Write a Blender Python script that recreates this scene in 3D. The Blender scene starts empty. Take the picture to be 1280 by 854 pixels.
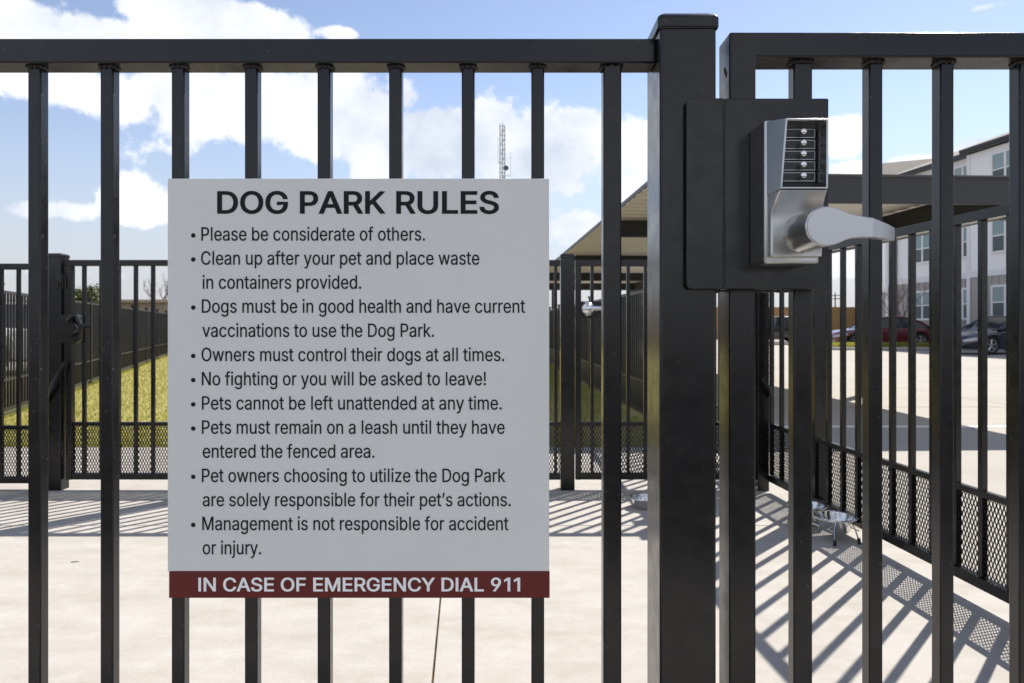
import bpy, math, random
from mathutils import Vector, Matrix
random.seed(7)
SC = bpy.context.scene
COL = SC.collection
R = math.radians
F, HC, HOR = 880.0, 1.095, 406.0        # focal length (photo px), eye height (m), horizon row

def PX(px, d): return (px - 640.0) / F * d
def PZ(py, d): return HC - (py - HOR) / F * d

# ------------------------------------------------------------------ camera
cam = bpy.data.cameras.new('camera'); co = bpy.data.objects.new('camera', cam); COL.objects.link(co)
co.location = (0, 0, HC); co.rotation_euler = (R(90), 0, 0)
cam.sensor_width = 36; cam.lens = 36 * F / 1280; cam.shift_y = -21.0 / 1280
cam.clip_start = 0.02; cam.clip_end = 3000
cam.dof.use_dof = True; cam.dof.focus_distance = 1.12; cam.dof.aperture_fstop = 13.0
SC.camera = co

# ------------------------------------------------------------------ light
SUN_AZ, SUN_EL = 42.3, 47.5              # azimuth right of the view direction (+Y), elevation
SKY_STRENGTH, SUN_STRENGTH = 0.088, 4.5
sun = bpy.data.lights.new('sun', 'SUN'); so = bpy.data.objects.new('sun', sun); COL.objects.link(so)
sun.energy = SUN_STRENGTH; sun.angle = R(0.53); sun.color = (1.0, 0.945, 0.86)
sd = Vector((math.sin(R(SUN_AZ)) * math.cos(R(SUN_EL)), math.cos(R(SUN_AZ)) * math.cos(R(SUN_EL)), math.sin(R(SUN_EL))))
so.rotation_euler = sd.to_track_quat('Z', 'Y').to_euler(); so.location = sd * 60
SC.view_settings.view_transform = 'Standard'; SC.view_settings.look = 'None'
SC.view_settings.exposure = 1.0; SC.view_settings.gamma = 1.0; SC.view_settings.use_curve_mapping = False
SC.cycles.use_denoising = True
SC.cycles.max_bounces = 8

# world: physical sky with a deck of broken cumulus placed by direction
W = bpy.data.worlds.new('World'); SC.world = W; W.use_nodes = True
nt = W.node_tree; nt.nodes.clear()
def N(t, **kw):
    n = nt.nodes.new(t)
    for k, v in kw.items(): setattr(n, k, v)
    return n
L = nt.links.new
out = N('ShaderNodeOutputWorld')
sky = N('ShaderNodeTexSky', sky_type='NISHITA', sun_disc=False, sun_elevation=R(SUN_EL), sun_rotation=R(SUN_AZ), air_density=1.0, dust_density=.12, ozone_density=1.3)
bg = N('ShaderNodeBackground'); bg.inputs[1].default_value = SKY_STRENGTH
tint = N('ShaderNodeVectorMath', operation='MULTIPLY'); L(sky.outputs[0], tint.inputs[0]); tint.inputs[1].default_value = (1.12, .96, .92)   # white balance of the clear sky
L(tint.outputs[0], bg.inputs[0])
tc = N('ShaderNodeTexCoord')
def fm(op, a, b=None, c=None, clamp=False):
    n = N('ShaderNodeMath', operation=op, use_clamp=clamp)
    for i, v in enumerate((a, b, c)):
        if v is None: continue
        if isinstance(v, (int, float)): n.inputs[i].default_value = v
        else: L(v, n.inputs[i])
    return n.outputs[0]
def pdir(px, py):
    v = Vector(((px - 640) / F, 1, (HOR - py) / F)); return v.normalized()
# puffs: photo column, photo row, horizontal radius, vertical radius, strength
PUFFS = [(20, 28, 120, 40, 1), (110, 45, 80, 34, 1), (262, 22, 100, 36, 1.1), (215, 50, 90, 30, .8), (330, 36, 60, 26, .9),
         (85, 110, 95, 34, .9), (150, 128, 70, 40, .9), (240, 130, 90, 60, 1), (330, 140, 100, 58, 1), (420, 150, 90, 64, 1.1), (470, 185, 70, 46, 1),
         (505, 120, 34, 26, .7), (545, 180, 70, 48, 1.1), (610, 175, 50, 48, 1.0), (690, 192, 68, 54, 1.15), (725, 170, 50, 40, 1.1), (790, 210, 50, 52, 1.0),
         (725, 288, 60, 26, .9), (650, 262, 90, 22, .6), (55, 262, 75, 20, .85), (180, 260, 50, 32, 1), (0, 262, 60, 16, .6),
         (90, 340, 200, 14, .35), (420, 280, 120, 30, .6), (1052, 172, 30, 28, 1.0), (1058, 214, 40, 14, .9), (1145, 205, 44, 16, .75), (1225, 182, 40, 16, .8),
         (1225, 10, 30, 8, .6), (420, 42, 30, 10, .75), (600, -120, 260, 60, .9), (-250, 120, 200, 90, 1), (-300, 300, 220, 40, .8), (1560, 120, 130, 70, .9), (1050, 330, 200, 24, .8)]
# two layers of noise to fray the puff outlines
nz = N('ShaderNodeTexNoise'); nz.inputs['Scale'].default_value = 11; nz.inputs['Detail'].default_value = 12; nz.inputs['Roughness'].default_value = .60
L(tc.outputs['Generated'], nz.inputs['Vector'])
nz2 = N('ShaderNodeTexNoise'); nz2.inputs['Scale'].default_value = 3.1; nz2.inputs['Detail'].default_value = 5
L(tc.outputs['Generated'], nz2.inputs['Vector'])
acc = None
for (px, py, rx, ry, st) in PUFFS:
    c = pdir(px, py)
    right = Vector((c.y, -c.x, 0)).normalized(); up = right.cross(c).normalized()
    k = math.cos(math.atan(abs(px - 640) / F)) ** 1.5
    d1 = N('ShaderNodeVectorMath', operation='DOT_PRODUCT'); L(tc.outputs['Generated'], d1.inputs[0]); d1.inputs[1].default_value = right * (F / rx / k)
    d2 = N('ShaderNodeVectorMath', operation='DOT_PRODUCT'); L(tc.outputs['Generated'], d2.inputs[0]); d2.inputs[1].default_value = up * (F / ry / k)
    off2 = float(c.dot(up)) * (F / ry / k)
    r2 = fm('ADD', fm('MULTIPLY', d1.outputs['Value'], d1.outputs['Value']), fm('MULTIPLY', d2.outputs['Value'], d2.outputs['Value']))
    g = fm('EXPONENT', fm('MULTIPLY', r2, -0.9))
    dd = N('ShaderNodeVectorMath', operation='DOT_PRODUCT'); L(tc.outputs['Generated'], dd.inputs[0]); dd.inputs[1].default_value = c
    g = fm('MULTIPLY', fm('MULTIPLY', g, st), fm('GREATER_THAN', dd.outputs['Value'], 0.3))
    acc = g if acc is None else fm('MAXIMUM', acc, g)
sep = N('ShaderNodeSeparateXYZ'); L(tc.outputs['Generated'], sep.inputs[0])
behind = fm('MULTIPLY', fm('LESS_THAN', sep.outputs['Y'], 0.0), fm('MULTIPLY', nz2.outputs[0], .95))
acc = fm('MAXIMUM', acc, behind)
dens = fm('ADD', acc, fm('MULTIPLY', fm('SUBTRACT', nz.outputs[0], .5), 1.9))
mr = N('ShaderNodeMapRange', interpolation_type='SMOOTHSTEP'); L(dens, mr.inputs[0])
mr.inputs[1].default_value = .38; mr.inputs[2].default_value = .60; mr.inputs[3].default_value = 0; mr.inputs[4].default_value = .97
ramp = N('ShaderNodeMapRange'); L(fm('ADD', fm('MULTIPLY', nz2.outputs[0], .7), fm('MULTIPLY', nz.outputs[0], .5)), ramp.inputs[0])
ramp.inputs[1].default_value = .47; ramp.inputs[2].default_value = .72
cc = N('ShaderNodeMix', data_type='RGBA'); L(ramp.outputs[0], cc.inputs['Factor'])
cc.inputs[6].default_value = (.50, .55, .64, 1); cc.inputs[7].default_value = (.84, .85, .87, 1)
cbg = N('ShaderNodeBackground'); L(cc.outputs[2], cbg.inputs[0]); cbg.inputs[1].default_value = .70
lowbg = N('ShaderNodeBackground'); lowbg.inputs[0].default_value = (.82, .87, 1.0, 1); lowbg.inputs[1].default_value = .34   # pale moist air near the horizon
lowf = N('ShaderNodeMapRange', interpolation_type='SMOOTHSTEP'); L(sep.outputs['Z'], lowf.inputs[0])
lowf.inputs[1].default_value = -.02; lowf.inputs[2].default_value = .30; lowf.inputs[3].default_value = .92; lowf.inputs[4].default_value = 0
mlow = N('ShaderNodeMixShader'); L(lowf.outputs[0], mlow.inputs[0]); L(bg.outputs[0], mlow.inputs[1]); L(lowbg.outputs[0], mlow.inputs[2])
mx = N('ShaderNodeMixShader'); L(mr.outputs[0], mx.inputs[0]); L(mlow.outputs[0], mx.inputs[1]); L(cbg.outputs[0], mx.inputs[2])
L(mx.outputs[0], out.inputs[0])

# ------------------------------------------------------------------ materials
def mat(name, col, rough=.5, metal=0.0, spec=.5, bump=None, var=None, coat=0.0, rvar=None):
    """bump=(scale, strength, distance); var=(scale, dark factor, light factor); rvar=(scale, lo, hi)"""
    m = bpy.data.materials.new(name); m.use_nodes = True
    t = m.node_tree; b = t.nodes['Principled BSDF']
    b.inputs['Base Color'].default_value = (*col, 1); b.inputs['Roughness'].default_value = rough
    b.inputs['Metallic'].default_value = metal; b.inputs['Specular IOR Level'].default_value = spec
    b.inputs['Coat Weight'].default_value = coat
    tcn = t.nodes.new('ShaderNodeTexCoord')
    def noise(scale, detail=6, rg=.6):
        n = t.nodes.new('ShaderNodeTexNoise'); n.inputs['Scale'].default_value = scale; n.inputs['Detail'].default_value = detail
        n.inputs['Roughness'].default_value = rg
        t.links.new(tcn.outputs['Object'], n.inputs['Vector']); return n
    if var:
        n = noise(var[0]); mp = t.nodes.new('ShaderNodeMapRange'); t.links.new(n.outputs[0], mp.inputs[0])
        mp.inputs[1].default_value = .3; mp.inputs[2].default_value = .7; mp.inputs[3].default_value = var[1]; mp.inputs[4].default_value = var[2]
        mul = t.nodes.new('ShaderNodeVectorMath'); mul.operation = 'SCALE'; mul.inputs[0].default_value = col
        t.links.new(mp.outputs[0], mul.inputs['Scale']); t.links.new(mul.outputs[0], b.inputs['Base Color'])
    if rvar:
        n = noise(rvar[0]); mp = t.nodes.new('ShaderNodeMapRange'); t.links.new(n.outputs[0], mp.inputs[0])
        mp.inputs[1].default_value = .3; mp.inputs[2].default_value = .7; mp.inputs[3].default_value = rvar[1]; mp.inputs[4].default_value = rvar[2]
        t.links.new(mp.outputs[0], b.inputs['Roughness'])
    if bump:
        n = noise(bump[0], 4); bp = t.nodes.new('ShaderNodeBump'); bp.inputs['Strength'].default_value = bump[1]; bp.inputs['Distance'].default_value = bump[2]
        t.links.new(n.outputs[0], bp.inputs['Height']); t.links.new(bp.outputs[0], b.inputs['Normal'])
    return m

M = {}
M['paint'] = mat('black_powder_coat', (.0055, .0055, .0062), .22, spec=.46, bump=(260, .09, .0010), rvar=(30, .15, .30), var=(9, .85, 1.2))
_t = M['paint'].node_tree; _b = _t.nodes['Principled BSDF']                # settled dust and small scuffs in the coating
_src = _b.inputs['Base Color'].links[0].from_socket; _tc = _t.nodes.new('ShaderNodeTexCoord')
for _sc, _lo, _hi, _amt, _c in ((16, .56, .72, .4, (.013, .012, .011, 1)), (150, .69, .73, .8, (.07, .065, .06, 1))):
    _n = _t.nodes.new('ShaderNodeTexNoise'); _n.inputs['Scale'].default_value = _sc; _n.inputs['Detail'].default_value = 5; _t.links.new(_tc.outputs['Object'], _n.inputs['Vector'])
    _r = _t.nodes.new('ShaderNodeMapRange'); _r.inputs[1].default_value = _lo; _r.inputs[2].default_value = _hi; _r.inputs[4].default_value = _amt; _t.links.new(_n.outputs[0], _r.inputs[0])
    _mx = _t.nodes.new('ShaderNodeMix'); _mx.data_type = 'RGBA'; _mx.inputs[7].default_value = _c
    _t.links.new(_r.outputs[0], _mx.inputs['Factor']); _t.links.new(_src, _mx.inputs[6]); _src = _mx.outputs[2]
_t.links.new(_src, _b.inputs['Base Color'])
M['weld'] = mat('weld_bead', (.03, .027, .025), .5, bump=(420, .7, .002))
M['rust'] = mat('rust_spot', (.16, .055, .02), .85, bump=(300, .5, .001), var=(200, .6, 1.2))
M['far_paint'] = mat('black_fence_paint', (.009, .009, .0095), .4, spec=.4)
M['steel'] = mat('satin_chrome', (.53, .53, .52), .29, metal=1, rvar=(18, .27, .32))
M['steel_face'] = mat('satin_lever_metal', (.56, .56, .57), .38, metal=1)
M['button'] = mat('nickel_button', (.78, .78, .78), .22, metal=1)
M['bright_steel'] = mat('polished_steel', (.70, .70, .69), .17, metal=1)
M['key_plate'] = mat('keypad_plate', (.04, .042, .046), .4, metal=.4)
M['key_dark'] = mat('keypad_recess', (.012, .012, .014), .5)
M['rubber'] = mat('black_rubber', (.012, .012, .012), .7)
M['sign'] = mat('sign_face', (.70, .705, .69), .36, bump=(5, .05, .004), var=(2.6, .955, 1.03), rvar=(7, .30, .48))
M['sign_red'] = mat('sign_band', (.135, .022, .019), .55, spec=.25, var=(4, .93, 1.05))
M['ink'] = mat('sign_ink', (.008, .008, .011), .6, spec=.25)
M['ink_white'] = mat('sign_white_ink', (.88, .88, .88), .5)
M['screw'] = mat('screw_head', (.45, .45, .46), .35, metal=1)
M['soffit'] = mat('beige_roof_deck', (.77, .73, .66), .5, var=(1.5, .93, 1.04))
M['fascia'] = mat('dark_bronze_trim', (.035, .034, .036), .45)
M['girder'] = mat('black_steel_beam', (.012, .012, .013), .55)
M['siding'] = mat('white_lap_siding', (.84, .84, .84), .6)
M['batten'] = mat('greige_batten_siding', (.36, .33, .32), .65, var=(2, .95, 1.05))
M['trim'] = mat('white_trim', (.74, .74, .76), .5)
M['eave'] = mat('dark_eave', (.03, .03, .032), .5)
M['shingle'] = mat('brown_grey_shingle', (.15, .135, .12), .9, bump=(30, .6, .02), var=(14, .8, 1.15))
M['glass'] = mat('sky_tinted_glass', (.17, .26, .28), .06, spec=.9)  # pale teal base paints in reflected sky, plus blinds behind the panes
M['glass_low'] = mat('window_glass_screened', (.05, .075, .085), .35, spec=.6)
M['cedar'] = mat('cedar_fence_boards', (.36, .21, .09), .8, var=(6, .8, 1.15))
M['tanwall'] = mat('tan_metal_wall', (.34, .28, .20), .7, var=(.7, .85, 1.1))
M['bark'] = mat('grey_bark', (.13, .105, .085), .9, bump=(30, .5, .02))
M['leaf'] = mat('spring_leaf', (.085, .105, .032), .6, var=(2.2, .6, 1.5))
M['tower'] = mat('galvanised_lattice', (.17, .19, .24), .5, metal=.3)
M['tyre'] = mat('tyre_rubber', (.012, .012, .012), .75)
M['rim'] = mat('alloy_rim', (.55, .55, .57), .3, metal=.9)
M['carglass'] = mat('car_glass', (.015, .02, .025), .05, spec=.9)
M['lampglass'] = mat('headlamp_glass', (.5, .5, .52), .12, spec=.8)
M['tail'] = mat('tail_lamp_red', (.45, .02, .015), .2)
M['amber'] = mat('amber_marker', (.55, .16, .02), .25)
M['dark'] = mat('dark_plastic', (.015, .015, .016), .6)
M['red'] = mat('maroon_car_paint', (.10, .008, .016), .25, coat=1)
M['navy'] = mat('navy_car_paint', (.012, .016, .03), .25, coat=1)
M['black'] = mat('black_car_paint', (.012, .012, .014), .25, coat=1)
M['white'] = mat('white_car_paint', (.70, .71, .72), .3, coat=1)
M['stripe'] = mat('white_road_paint', (.72, .72, .70), .7, var=(8, .7, 1.05))
M['redkerb'] = mat('red_kerb_paint', (.42, .06, .04), .7)
M['twig'] = mat('dry_twig', (.10, .06, .035), .9)
M['filler'] = mat('sandy_joint_filler', (.13, .095, .06), .95, var=(9, .4, 1.8), bump=(120, .6, .004))
M['jointgrey'] = mat('sealed_pavement_joint', (.16, .15, .135), .9, var=(3, .6, 1.4))
M['kerb'] = mat('kerb_concrete', (.40, .39, .37), .85, var=(3, .85, 1.1))

def ground_mat(name, c1, c2, c3, s1, s2, bump=.25, streak=None):
    m = bpy.data.materials.new(name); m.use_nodes = True
    t = m.node_tree; b = t.nodes['Principled BSDF']; b.inputs['Roughness'].default_value = .9; b.inputs['Specular IOR Level'].default_value = .25
    tcn = t.nodes.new('ShaderNodeTexCoord'); mpg = t.nodes.new('ShaderNodeMapping'); t.links.new(tcn.outputs['Object'], mpg.inputs[0])
    if streak: mpg.inputs['Scale'].default_value = streak
    def nse(s, d, r, v):
        n = t.nodes.new('ShaderNodeTexNoise'); n.inputs['Scale'].default_value = s; n.inputs['Detail'].default_value = d; n.inputs['Roughness'].default_value = r
        t.links.new(v, n.inputs['Vector']); return n
    a = nse(s1, 8, .65, mpg.outputs[0]); bb = nse(s2, 6, .7, tcn.outputs['Object'])
    r1 = t.nodes.new('ShaderNodeMapRange'); r1.inputs[1].default_value = .38; r1.inputs[2].default_value = .66; t.links.new(a.outputs[0], r1.inputs[0])
    r2 = t.nodes.new('ShaderNodeMapRange'); r2.inputs[1].default_value = .5; r2.inputs[2].default_value = .8; r2.inputs[4].default_value = .75; t.links.new(bb.outputs[0], r2.inputs[0])
    m1 = t.nodes.new('ShaderNodeMix'); m1.data_type = 'RGBA'; m1.inputs[6].default_value = (*c1, 1); m1.inputs[7].default_value = (*c2, 1); t.links.new(r1.outputs[0], m1.inputs['Factor'])
    m2 = t.nodes.new('ShaderNodeMix'); m2.data_type = 'RGBA'; t.links.new(m1.outputs[2], m2.inputs[6]); m2.inputs[7].default_value = (*c3, 1); t.links.new(r2.outputs[0], m2.inputs['Factor'])
    t.links.new(m2.outputs[2], b.inputs['Base Color'])
    if name == 'swept_concrete':          # faint rusty and grey blotches with edges of their own, plus grit
        st = nse(1.15, 5, .75, tcn.outputs['Object']); rs_ = t.nodes.new('ShaderNodeMapRange'); rs_.inputs[1].default_value = .60; rs_.inputs[2].default_value = .70; rs_.inputs[4].default_value = .55; t.links.new(st.outputs[0], rs_.inputs[0])
        m3 = t.nodes.new('ShaderNodeMix'); m3.data_type = 'RGBA'; t.links.new(m2.outputs[2], m3.inputs[6]); m3.inputs[7].default_value = (.33, .285, .225, 1); t.links.new(rs_.outputs[0], m3.inputs['Factor'])
        gr = nse(95, 3, .7, tcn.outputs['Object']); rg = t.nodes.new('ShaderNodeMapRange'); rg.inputs[1].default_value = .66; rg.inputs[2].default_value = .74; rg.inputs[4].default_value = .5; t.links.new(gr.outputs[0], rg.inputs[0])
        m4 = t.nodes.new('ShaderNodeMix'); m4.data_type = 'RGBA'; t.links.new(m3.outputs[2], m4.inputs[6]); m4.inputs[7].default_value = (.26, .235, .20, 1); t.links.new(rg.outputs[0], m4.inputs['Factor'])
        t.links.new(m4.outputs[2], b.inputs['Base Color'])
    f = nse(s2 * 6, 5, .7, tcn.outputs['Object']); bp = t.nodes.new('ShaderNodeBump'); bp.inputs['Strength'].default_value = bump; bp.inputs['Distance'].default_value = .01
    t.links.new(f.outputs[0], bp.inputs['Height']); t.links.new(bp.outputs[0], b.inputs['Normal'])
    return m
M['concrete'] = ground_mat('swept_concrete', (.375, .356, .332), (.32, .293, .26), (.42, .405, .385), 2.6, 9, .2, (1, 2.4, 1))
M['lot'] = ground_mat('parking_concrete', (.325, .305, .275), (.29, .27, .24), (.36, .34, .31), .5, 3, .2, (.35, 2.2, 1))
M['dirt'] = ground_mat('bare_ground', (.13, .11, .075), (.17, .14, .09), (.10, .10, .05), .25, 2, .5)
M['lawn'] = ground_mat('lawn_soil', (.25, .225, .06), (.33, .27, .11), (.16, .17, .04), 1.6, 7, .5)
M['grass'] = mat('grass_blade', (.25, .235, .055), .6, var=(2.0, .6, 1.5))
_t = M['grass'].node_tree; _b = _t.nodes['Principled BSDF']; _tr = _t.nodes.new('ShaderNodeBsdfTranslucent'); _tr.inputs[0].default_value = (.30, .31, .05, 1)
_m = _t.nodes.new('ShaderNodeMixShader'); _m.inputs[0].default_value = .5
_t.links.new(_b.outputs[0], _m.inputs[1]); _t.links.new(_tr.outputs[0], _m.inputs[2]); _t.links.new(_m.outputs[0], _t.nodes['Material Output'].inputs[0])

# lap siding: real courses as a saw-tooth bump on the wall
def courses(m, axis, pitch, strength, dist):
    t = m.node_tree; b = t.nodes['Principled BSDF']; tcn = t.nodes.new('ShaderNodeTexCoord'); s = t.nodes.new('ShaderNodeSeparateXYZ'); t.links.new(tcn.outputs['Object'], s.inputs[0])
    d = t.nodes.new('ShaderNodeMath'); d.operation = 'DIVIDE'; d.inputs[1].default_value = pitch; t.links.new(s.outputs[axis], d.inputs[0])
    f = t.nodes.new('ShaderNodeMath'); f.operation = 'FRACT'; t.links.new(d.outputs[0], f.inputs[0])
    bp = t.nodes.new('ShaderNodeBump'); bp.inputs['Strength'].default_value = strength; bp.inputs['Distance'].default_value = dist; bp.invert = True
    t.links.new(f.outputs[0], bp.inputs['Height']); t.links.new(bp.outputs[0], b.inputs['Normal'])
courses(M['siding'], 2, .18, 1, .03)

# ------------------------------------------------------------------ mesh helpers
class MB:
    def __init__(s): s.v = []; s.f = []
    def box(s, x0, x1, y0, y1, z0, z1):
        i = len(s.v)
        s.v += [(x0, y0, z0), (x1, y0, z0), (x1, y1, z0), (x0, y1, z0), (x0, y0, z1), (x1, y0, z1), (x1, y1, z1), (x0, y1, z1)]
        s.f += [(i, i+3, i+2, i+1), (i+4, i+5, i+6, i+7), (i, i+1, i+5, i+4), (i+1, i+2, i+6, i+5), (i+2, i+3, i+7, i+6), (i+3, i, i+4, i+7)]
        return s
    def loft(s, rings, cap=True, closed=True):
        i = len(s.v); n = len(rings[0])
        for r in rings: s.v += [tuple(p) for p in r]
        for k in range(len(rings) - 1):
            for j in range(n if closed else n - 1):
                a = i + k * n + j; b = i + k * n + (j + 1) % n
                s.f.append((a, b, b + n, a + n))
        if cap:
            s.f.append(tuple(range(i + n - 1, i - 1, -1))); s.f.append(tuple(range(i + (len(rings) - 1) * n, i + len(rings) * n)))
        return s
    def prism(s, poly, axis, a, b):
        def P(p, t):
            return {'x': (t, p[0], p[1]), 'y': (p[0], t, p[1]), 'z': (p[0], p[1], t)}[axis]
        return s.loft([[P(p, a) for p in poly], [P(p, b) for p in poly]])
    def tube(s, pts, r, n=8, cap=True):
        pts = [Vector(p) for p in pts]; rs = r if isinstance(r, (list, tuple)) else [r] * len(pts); rings = []
        ref = None
        for k, p in enumerate(pts):
            t = (pts[min(k + 1, len(pts) - 1)] - pts[max(k - 1, 0)]).normalized()
            if ref is None: ref = Vector((0, 0, 1)) if abs(t.z) < .9 else Vector((1, 0, 0))
            u = (ref - t * ref.dot(t)).normalized(); w = t.cross(u); ref = u
            rings.append([p + (u * math.cos(2 * math.pi * j / n) + w * math.sin(2 * math.pi * j / n)) * rs[k] for j in range(n)])
        return s.loft(rings, cap)
    def lathe(s, prof, c=(0, 0, 0), n=24, axis='z', cap=True):
        rings = []
        for r, h in prof:
            ring = []
            for j in range(n):
                a = 2 * math.pi * j / n; p, q = r * math.cos(a), r * math.sin(a)
                ring.append({'z': (c[0] + p, c[1] + q, c[2] + h), 'y': (c[0] + p, c[1] + h, c[2] + q), 'x': (c[0] + h, c[1] + p, c[2] + q)}[axis])
            rings.append(ring)
        return s.loft(rings, cap)
    def quad(s, a, b, c, d):
        i = len(s.v); s.v += [a, b, c, d]; s.f.append((i, i+1, i+2, i+3)); return s
    def build(s, name, m, parent=None, bevel=0, smooth=False, seg=2, loc=None, normals=True):
        me = bpy.data.meshes.new(name); me.from_pydata(s.v, [], s.f); me.update()
        if normals:
            import bmesh
            bm = bmesh.new(); bm.from_mesh(me); bmesh.ops.recalc_face_normals(bm, faces=bm.faces); bm.to_mesh(me); bm.free()
        o = bpy.data.objects.new(name, me); COL.objects.link(o); me.materials.append(M[m] if isinstance(m, str) else m)
        if parent: o.parent = parent
        if loc: o.location = loc
        if smooth:
            for p in me.polygons: p.use_smooth = True
            try:
                me.set_sharp_from_angle(angle=R(38))
            except Exception: pass
        if bevel:
            b = o.modifiers.new('edge', 'BEVEL'); b.width = bevel; b.segments = seg; b.limit_method = 'ANGLE'; b.angle_limit = R(40); b.harden_normals = False
            for p in me.polygons: p.use_smooth = True
            try: me.set_sharp_from_angle(angle=R(30))
            except Exception: pass
        return o

def tag(o, label, cat, group=None):
    o['label'] = label; o['category'] = cat
    if group: o['group'] = group
    return o
def structure(o): o['kind'] = 'structure'; return o
def thing(name, label, cat, loc=(0, 0, 0), rz=0, group=None):
    o = bpy.data.objects.new(name, None); COL.objects.link(o); o.location = loc; o.rotation_euler = (0, 0, rz); o.empty_display_size = .1
    return tag(o, label, cat, group)
def part_copy(o, parent, dx=0, dy=0, dz=0):
    c = o.copy(); COL.objects.link(c); c.parent = parent; c.location = (o.location.x + dx, o.location.y + dy, o.location.z + dz)
    return c

# ------------------------------------------------------------------ ground
NS = -.0727; FS = -.045                     # slope of the right fence line before / beyond the rear gate
def right_x(d): return 1.70 + (d - 4.67) * (NS if d < 4.67 else FS)
def left_x(d): return -4.66 - .372 * (d - 4.67)
structure(MB().quad((-700, -300, -.06), (700, -300, -.06), (700, 1500, -.06), (-700, 1500, -.06)).build('ground', 'dirt'))
def slab(poly, name='concrete_slab', m='concrete', top=0.0, depth=.12, bevel=.0022):
    return structure(MB().prism(poly, 'z', top - depth, top).build(name, m, bevel=bevel))
def jx(d): return -.244 - .0646 * (d - 2.151)
g = .0036
EDGE = .10
slab([(-3.6, -.9), (jx(-.9) - g, -.9), (jx(3.84) - g, 3.84 - g), (-4.5, 3.84 - g)])
slab([(jx(-.9) + g, -.9), (2.5, -.9), (right_x(3.84) + EDGE, 3.84 - g), (jx(3.84) + g, 3.84 - g)])
slab([(-4.5, 3.84 + g), (jx(3.84) - g, 3.84 + g), (jx(6.3) - g, 6.3), (-5.4, 6.3)])
slab([(jx(3.84) + g, 3.84 + g), (right_x(3.84) + EDGE, 3.84 + g), (right_x(6.3) + EDGE, 6.3), (jx(6.3) + g, 6.3)])
slab([(2.51, -.9), (60, -.9), (60, 75), (right_x(75) + EDGE, 75), (right_x(6.3) + EDGE + .012, 6.3), (right_x(3.84) + EDGE + .012, 3.84)], 'parking_lot', 'lot', -.004, .1, 0)
structure(MB().box(-60, 60, -30, -.92, -.1, -.02).build('bounce_cut_ground', mat('bounce_cut_dark', (.05, .05, .052), .9, bump=(60, .5, .01), var=(1.2, .8, 1.25))))  # dark ground added out of view behind the camera to cut bounced light
structure(MB().prism([(-5.45, 6.31), (right_x(6.31) + EDGE, 6.31), (right_x(32) + EDGE, 32), (left_x(32), 32)], 'z', -.1, -.012).build('lawn', 'lawn'))
slab([(-60, 2), (-8, 2), (left_x(45) - 1.2, 45), (-60, 45)], 'side_parking_lot', 'lot', -.004, .1, 0)
# grass blades over the lawn (stuff)
gb = MB(); rnd = random.Random(3)
def blade(x, y, h, w, a, z=-.012):
    i = len(gb.v); ca, sa = math.cos(a) * w, math.sin(a) * w; lx, ly = rnd.uniform(-.5, .5) * h, rnd.uniform(-.5, .5) * h
    gb.v += [(x - ca, y - sa, z), (x + ca, y + sa, z), (x + lx, y + ly, z + h)]; gb.f.append((i, i + 1, i + 2))
for k in range(52000):
    d = 6.33 + (rnd.random() ** 1.9) * 20
    if rnd.random() < .68:
        x = rnd.uniform(PX(-25, d), PX(225, d)); x = max(x, left_x(d) + .02)
    else:
        x = rnd.uniform(PX(670, d), min(PX(830, d), right_x(d)))
    sc = .5 + d / 12
    blade(x, d, rnd.uniform(.015, .036) * min(sc, 1.6), .0035 * sc, rnd.uniform(0, 3.14))
structure(MB().prism([(jx(-.9) - g, -.9), (jx(-.9) + g, -.9), (jx(6.3) + g, 6.3), (jx(6.3) - g, 6.3)], 'z', -.05, -.009).build('joint_filler', 'filler'))
structure(MB().prism([(-4.5, 3.84 - g), (right_x(3.84) + EDGE, 3.84 - g), (right_x(3.84) + EDGE, 3.84 + g), (-4.5, 3.84 + g)], 'z', -.05, -.0065).build('joint_filler', 'filler'))
o = gb.build('lawn_grass', 'grass', normals=False); o['kind'] = 'stuff'; tag(o, 'sunlit yellow green mown lawn beyond the rear fence', 'grass')
# planted island, kerbs, painted lines
structure(MB().prism([(13.9, 30.2), (24, 30.2), (24, 32.3), (13.9, 32.3)], 'z', -.004, .12).build('kerb', 'kerb', bevel=.03))
gi = MB(); structure(MB().box(14.1, 23.9, 30.42, 32.2, .121, .15).build('island_lawn', 'lawn'))
gb = MB()
for k in range(9000): blade(rnd.uniform(14.1, 21), rnd.uniform(30.42, 32.1), rnd.uniform(.08, .2), .02, rnd.uniform(0, 3.14), .15)
o = gb.build('island_grass', 'grass', normals=False); o['kind'] = 'stuff'; tag(o, 'grass strip on the kerbed island in front of the maroon car', 'grass')
structure(MB().box(2.2, 9.5, 7.54, 7.64, -.004, 0.0).build('painted_line', 'stripe'))
for yy in (9.4, 13.6, 17.9, 22.3, 26.6): structure(MB().box(2.2, 40, yy, yy + .014, -.02, -.0025).build('pavement_joint', 'jointgrey'))
for xx in (6.8, 11.2, 15.6, 20.0): structure(MB().box(xx, xx + .014, 1.0, 29.9, -.02, -.0030).build('pavement_joint', 'jointgrey'))
for k in range(7):
    structure(MB().box(14.2 + k * 2.7, 14.3 + k * 2.7, 33.0, 37.5, -.004, 0.0).build('painted_line', 'stripe'))
structure(MB().box(13.3, 24, 37.8, 38.0, -.004, .13).build('building_kerb', 'kerb', bevel=.02))

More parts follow.
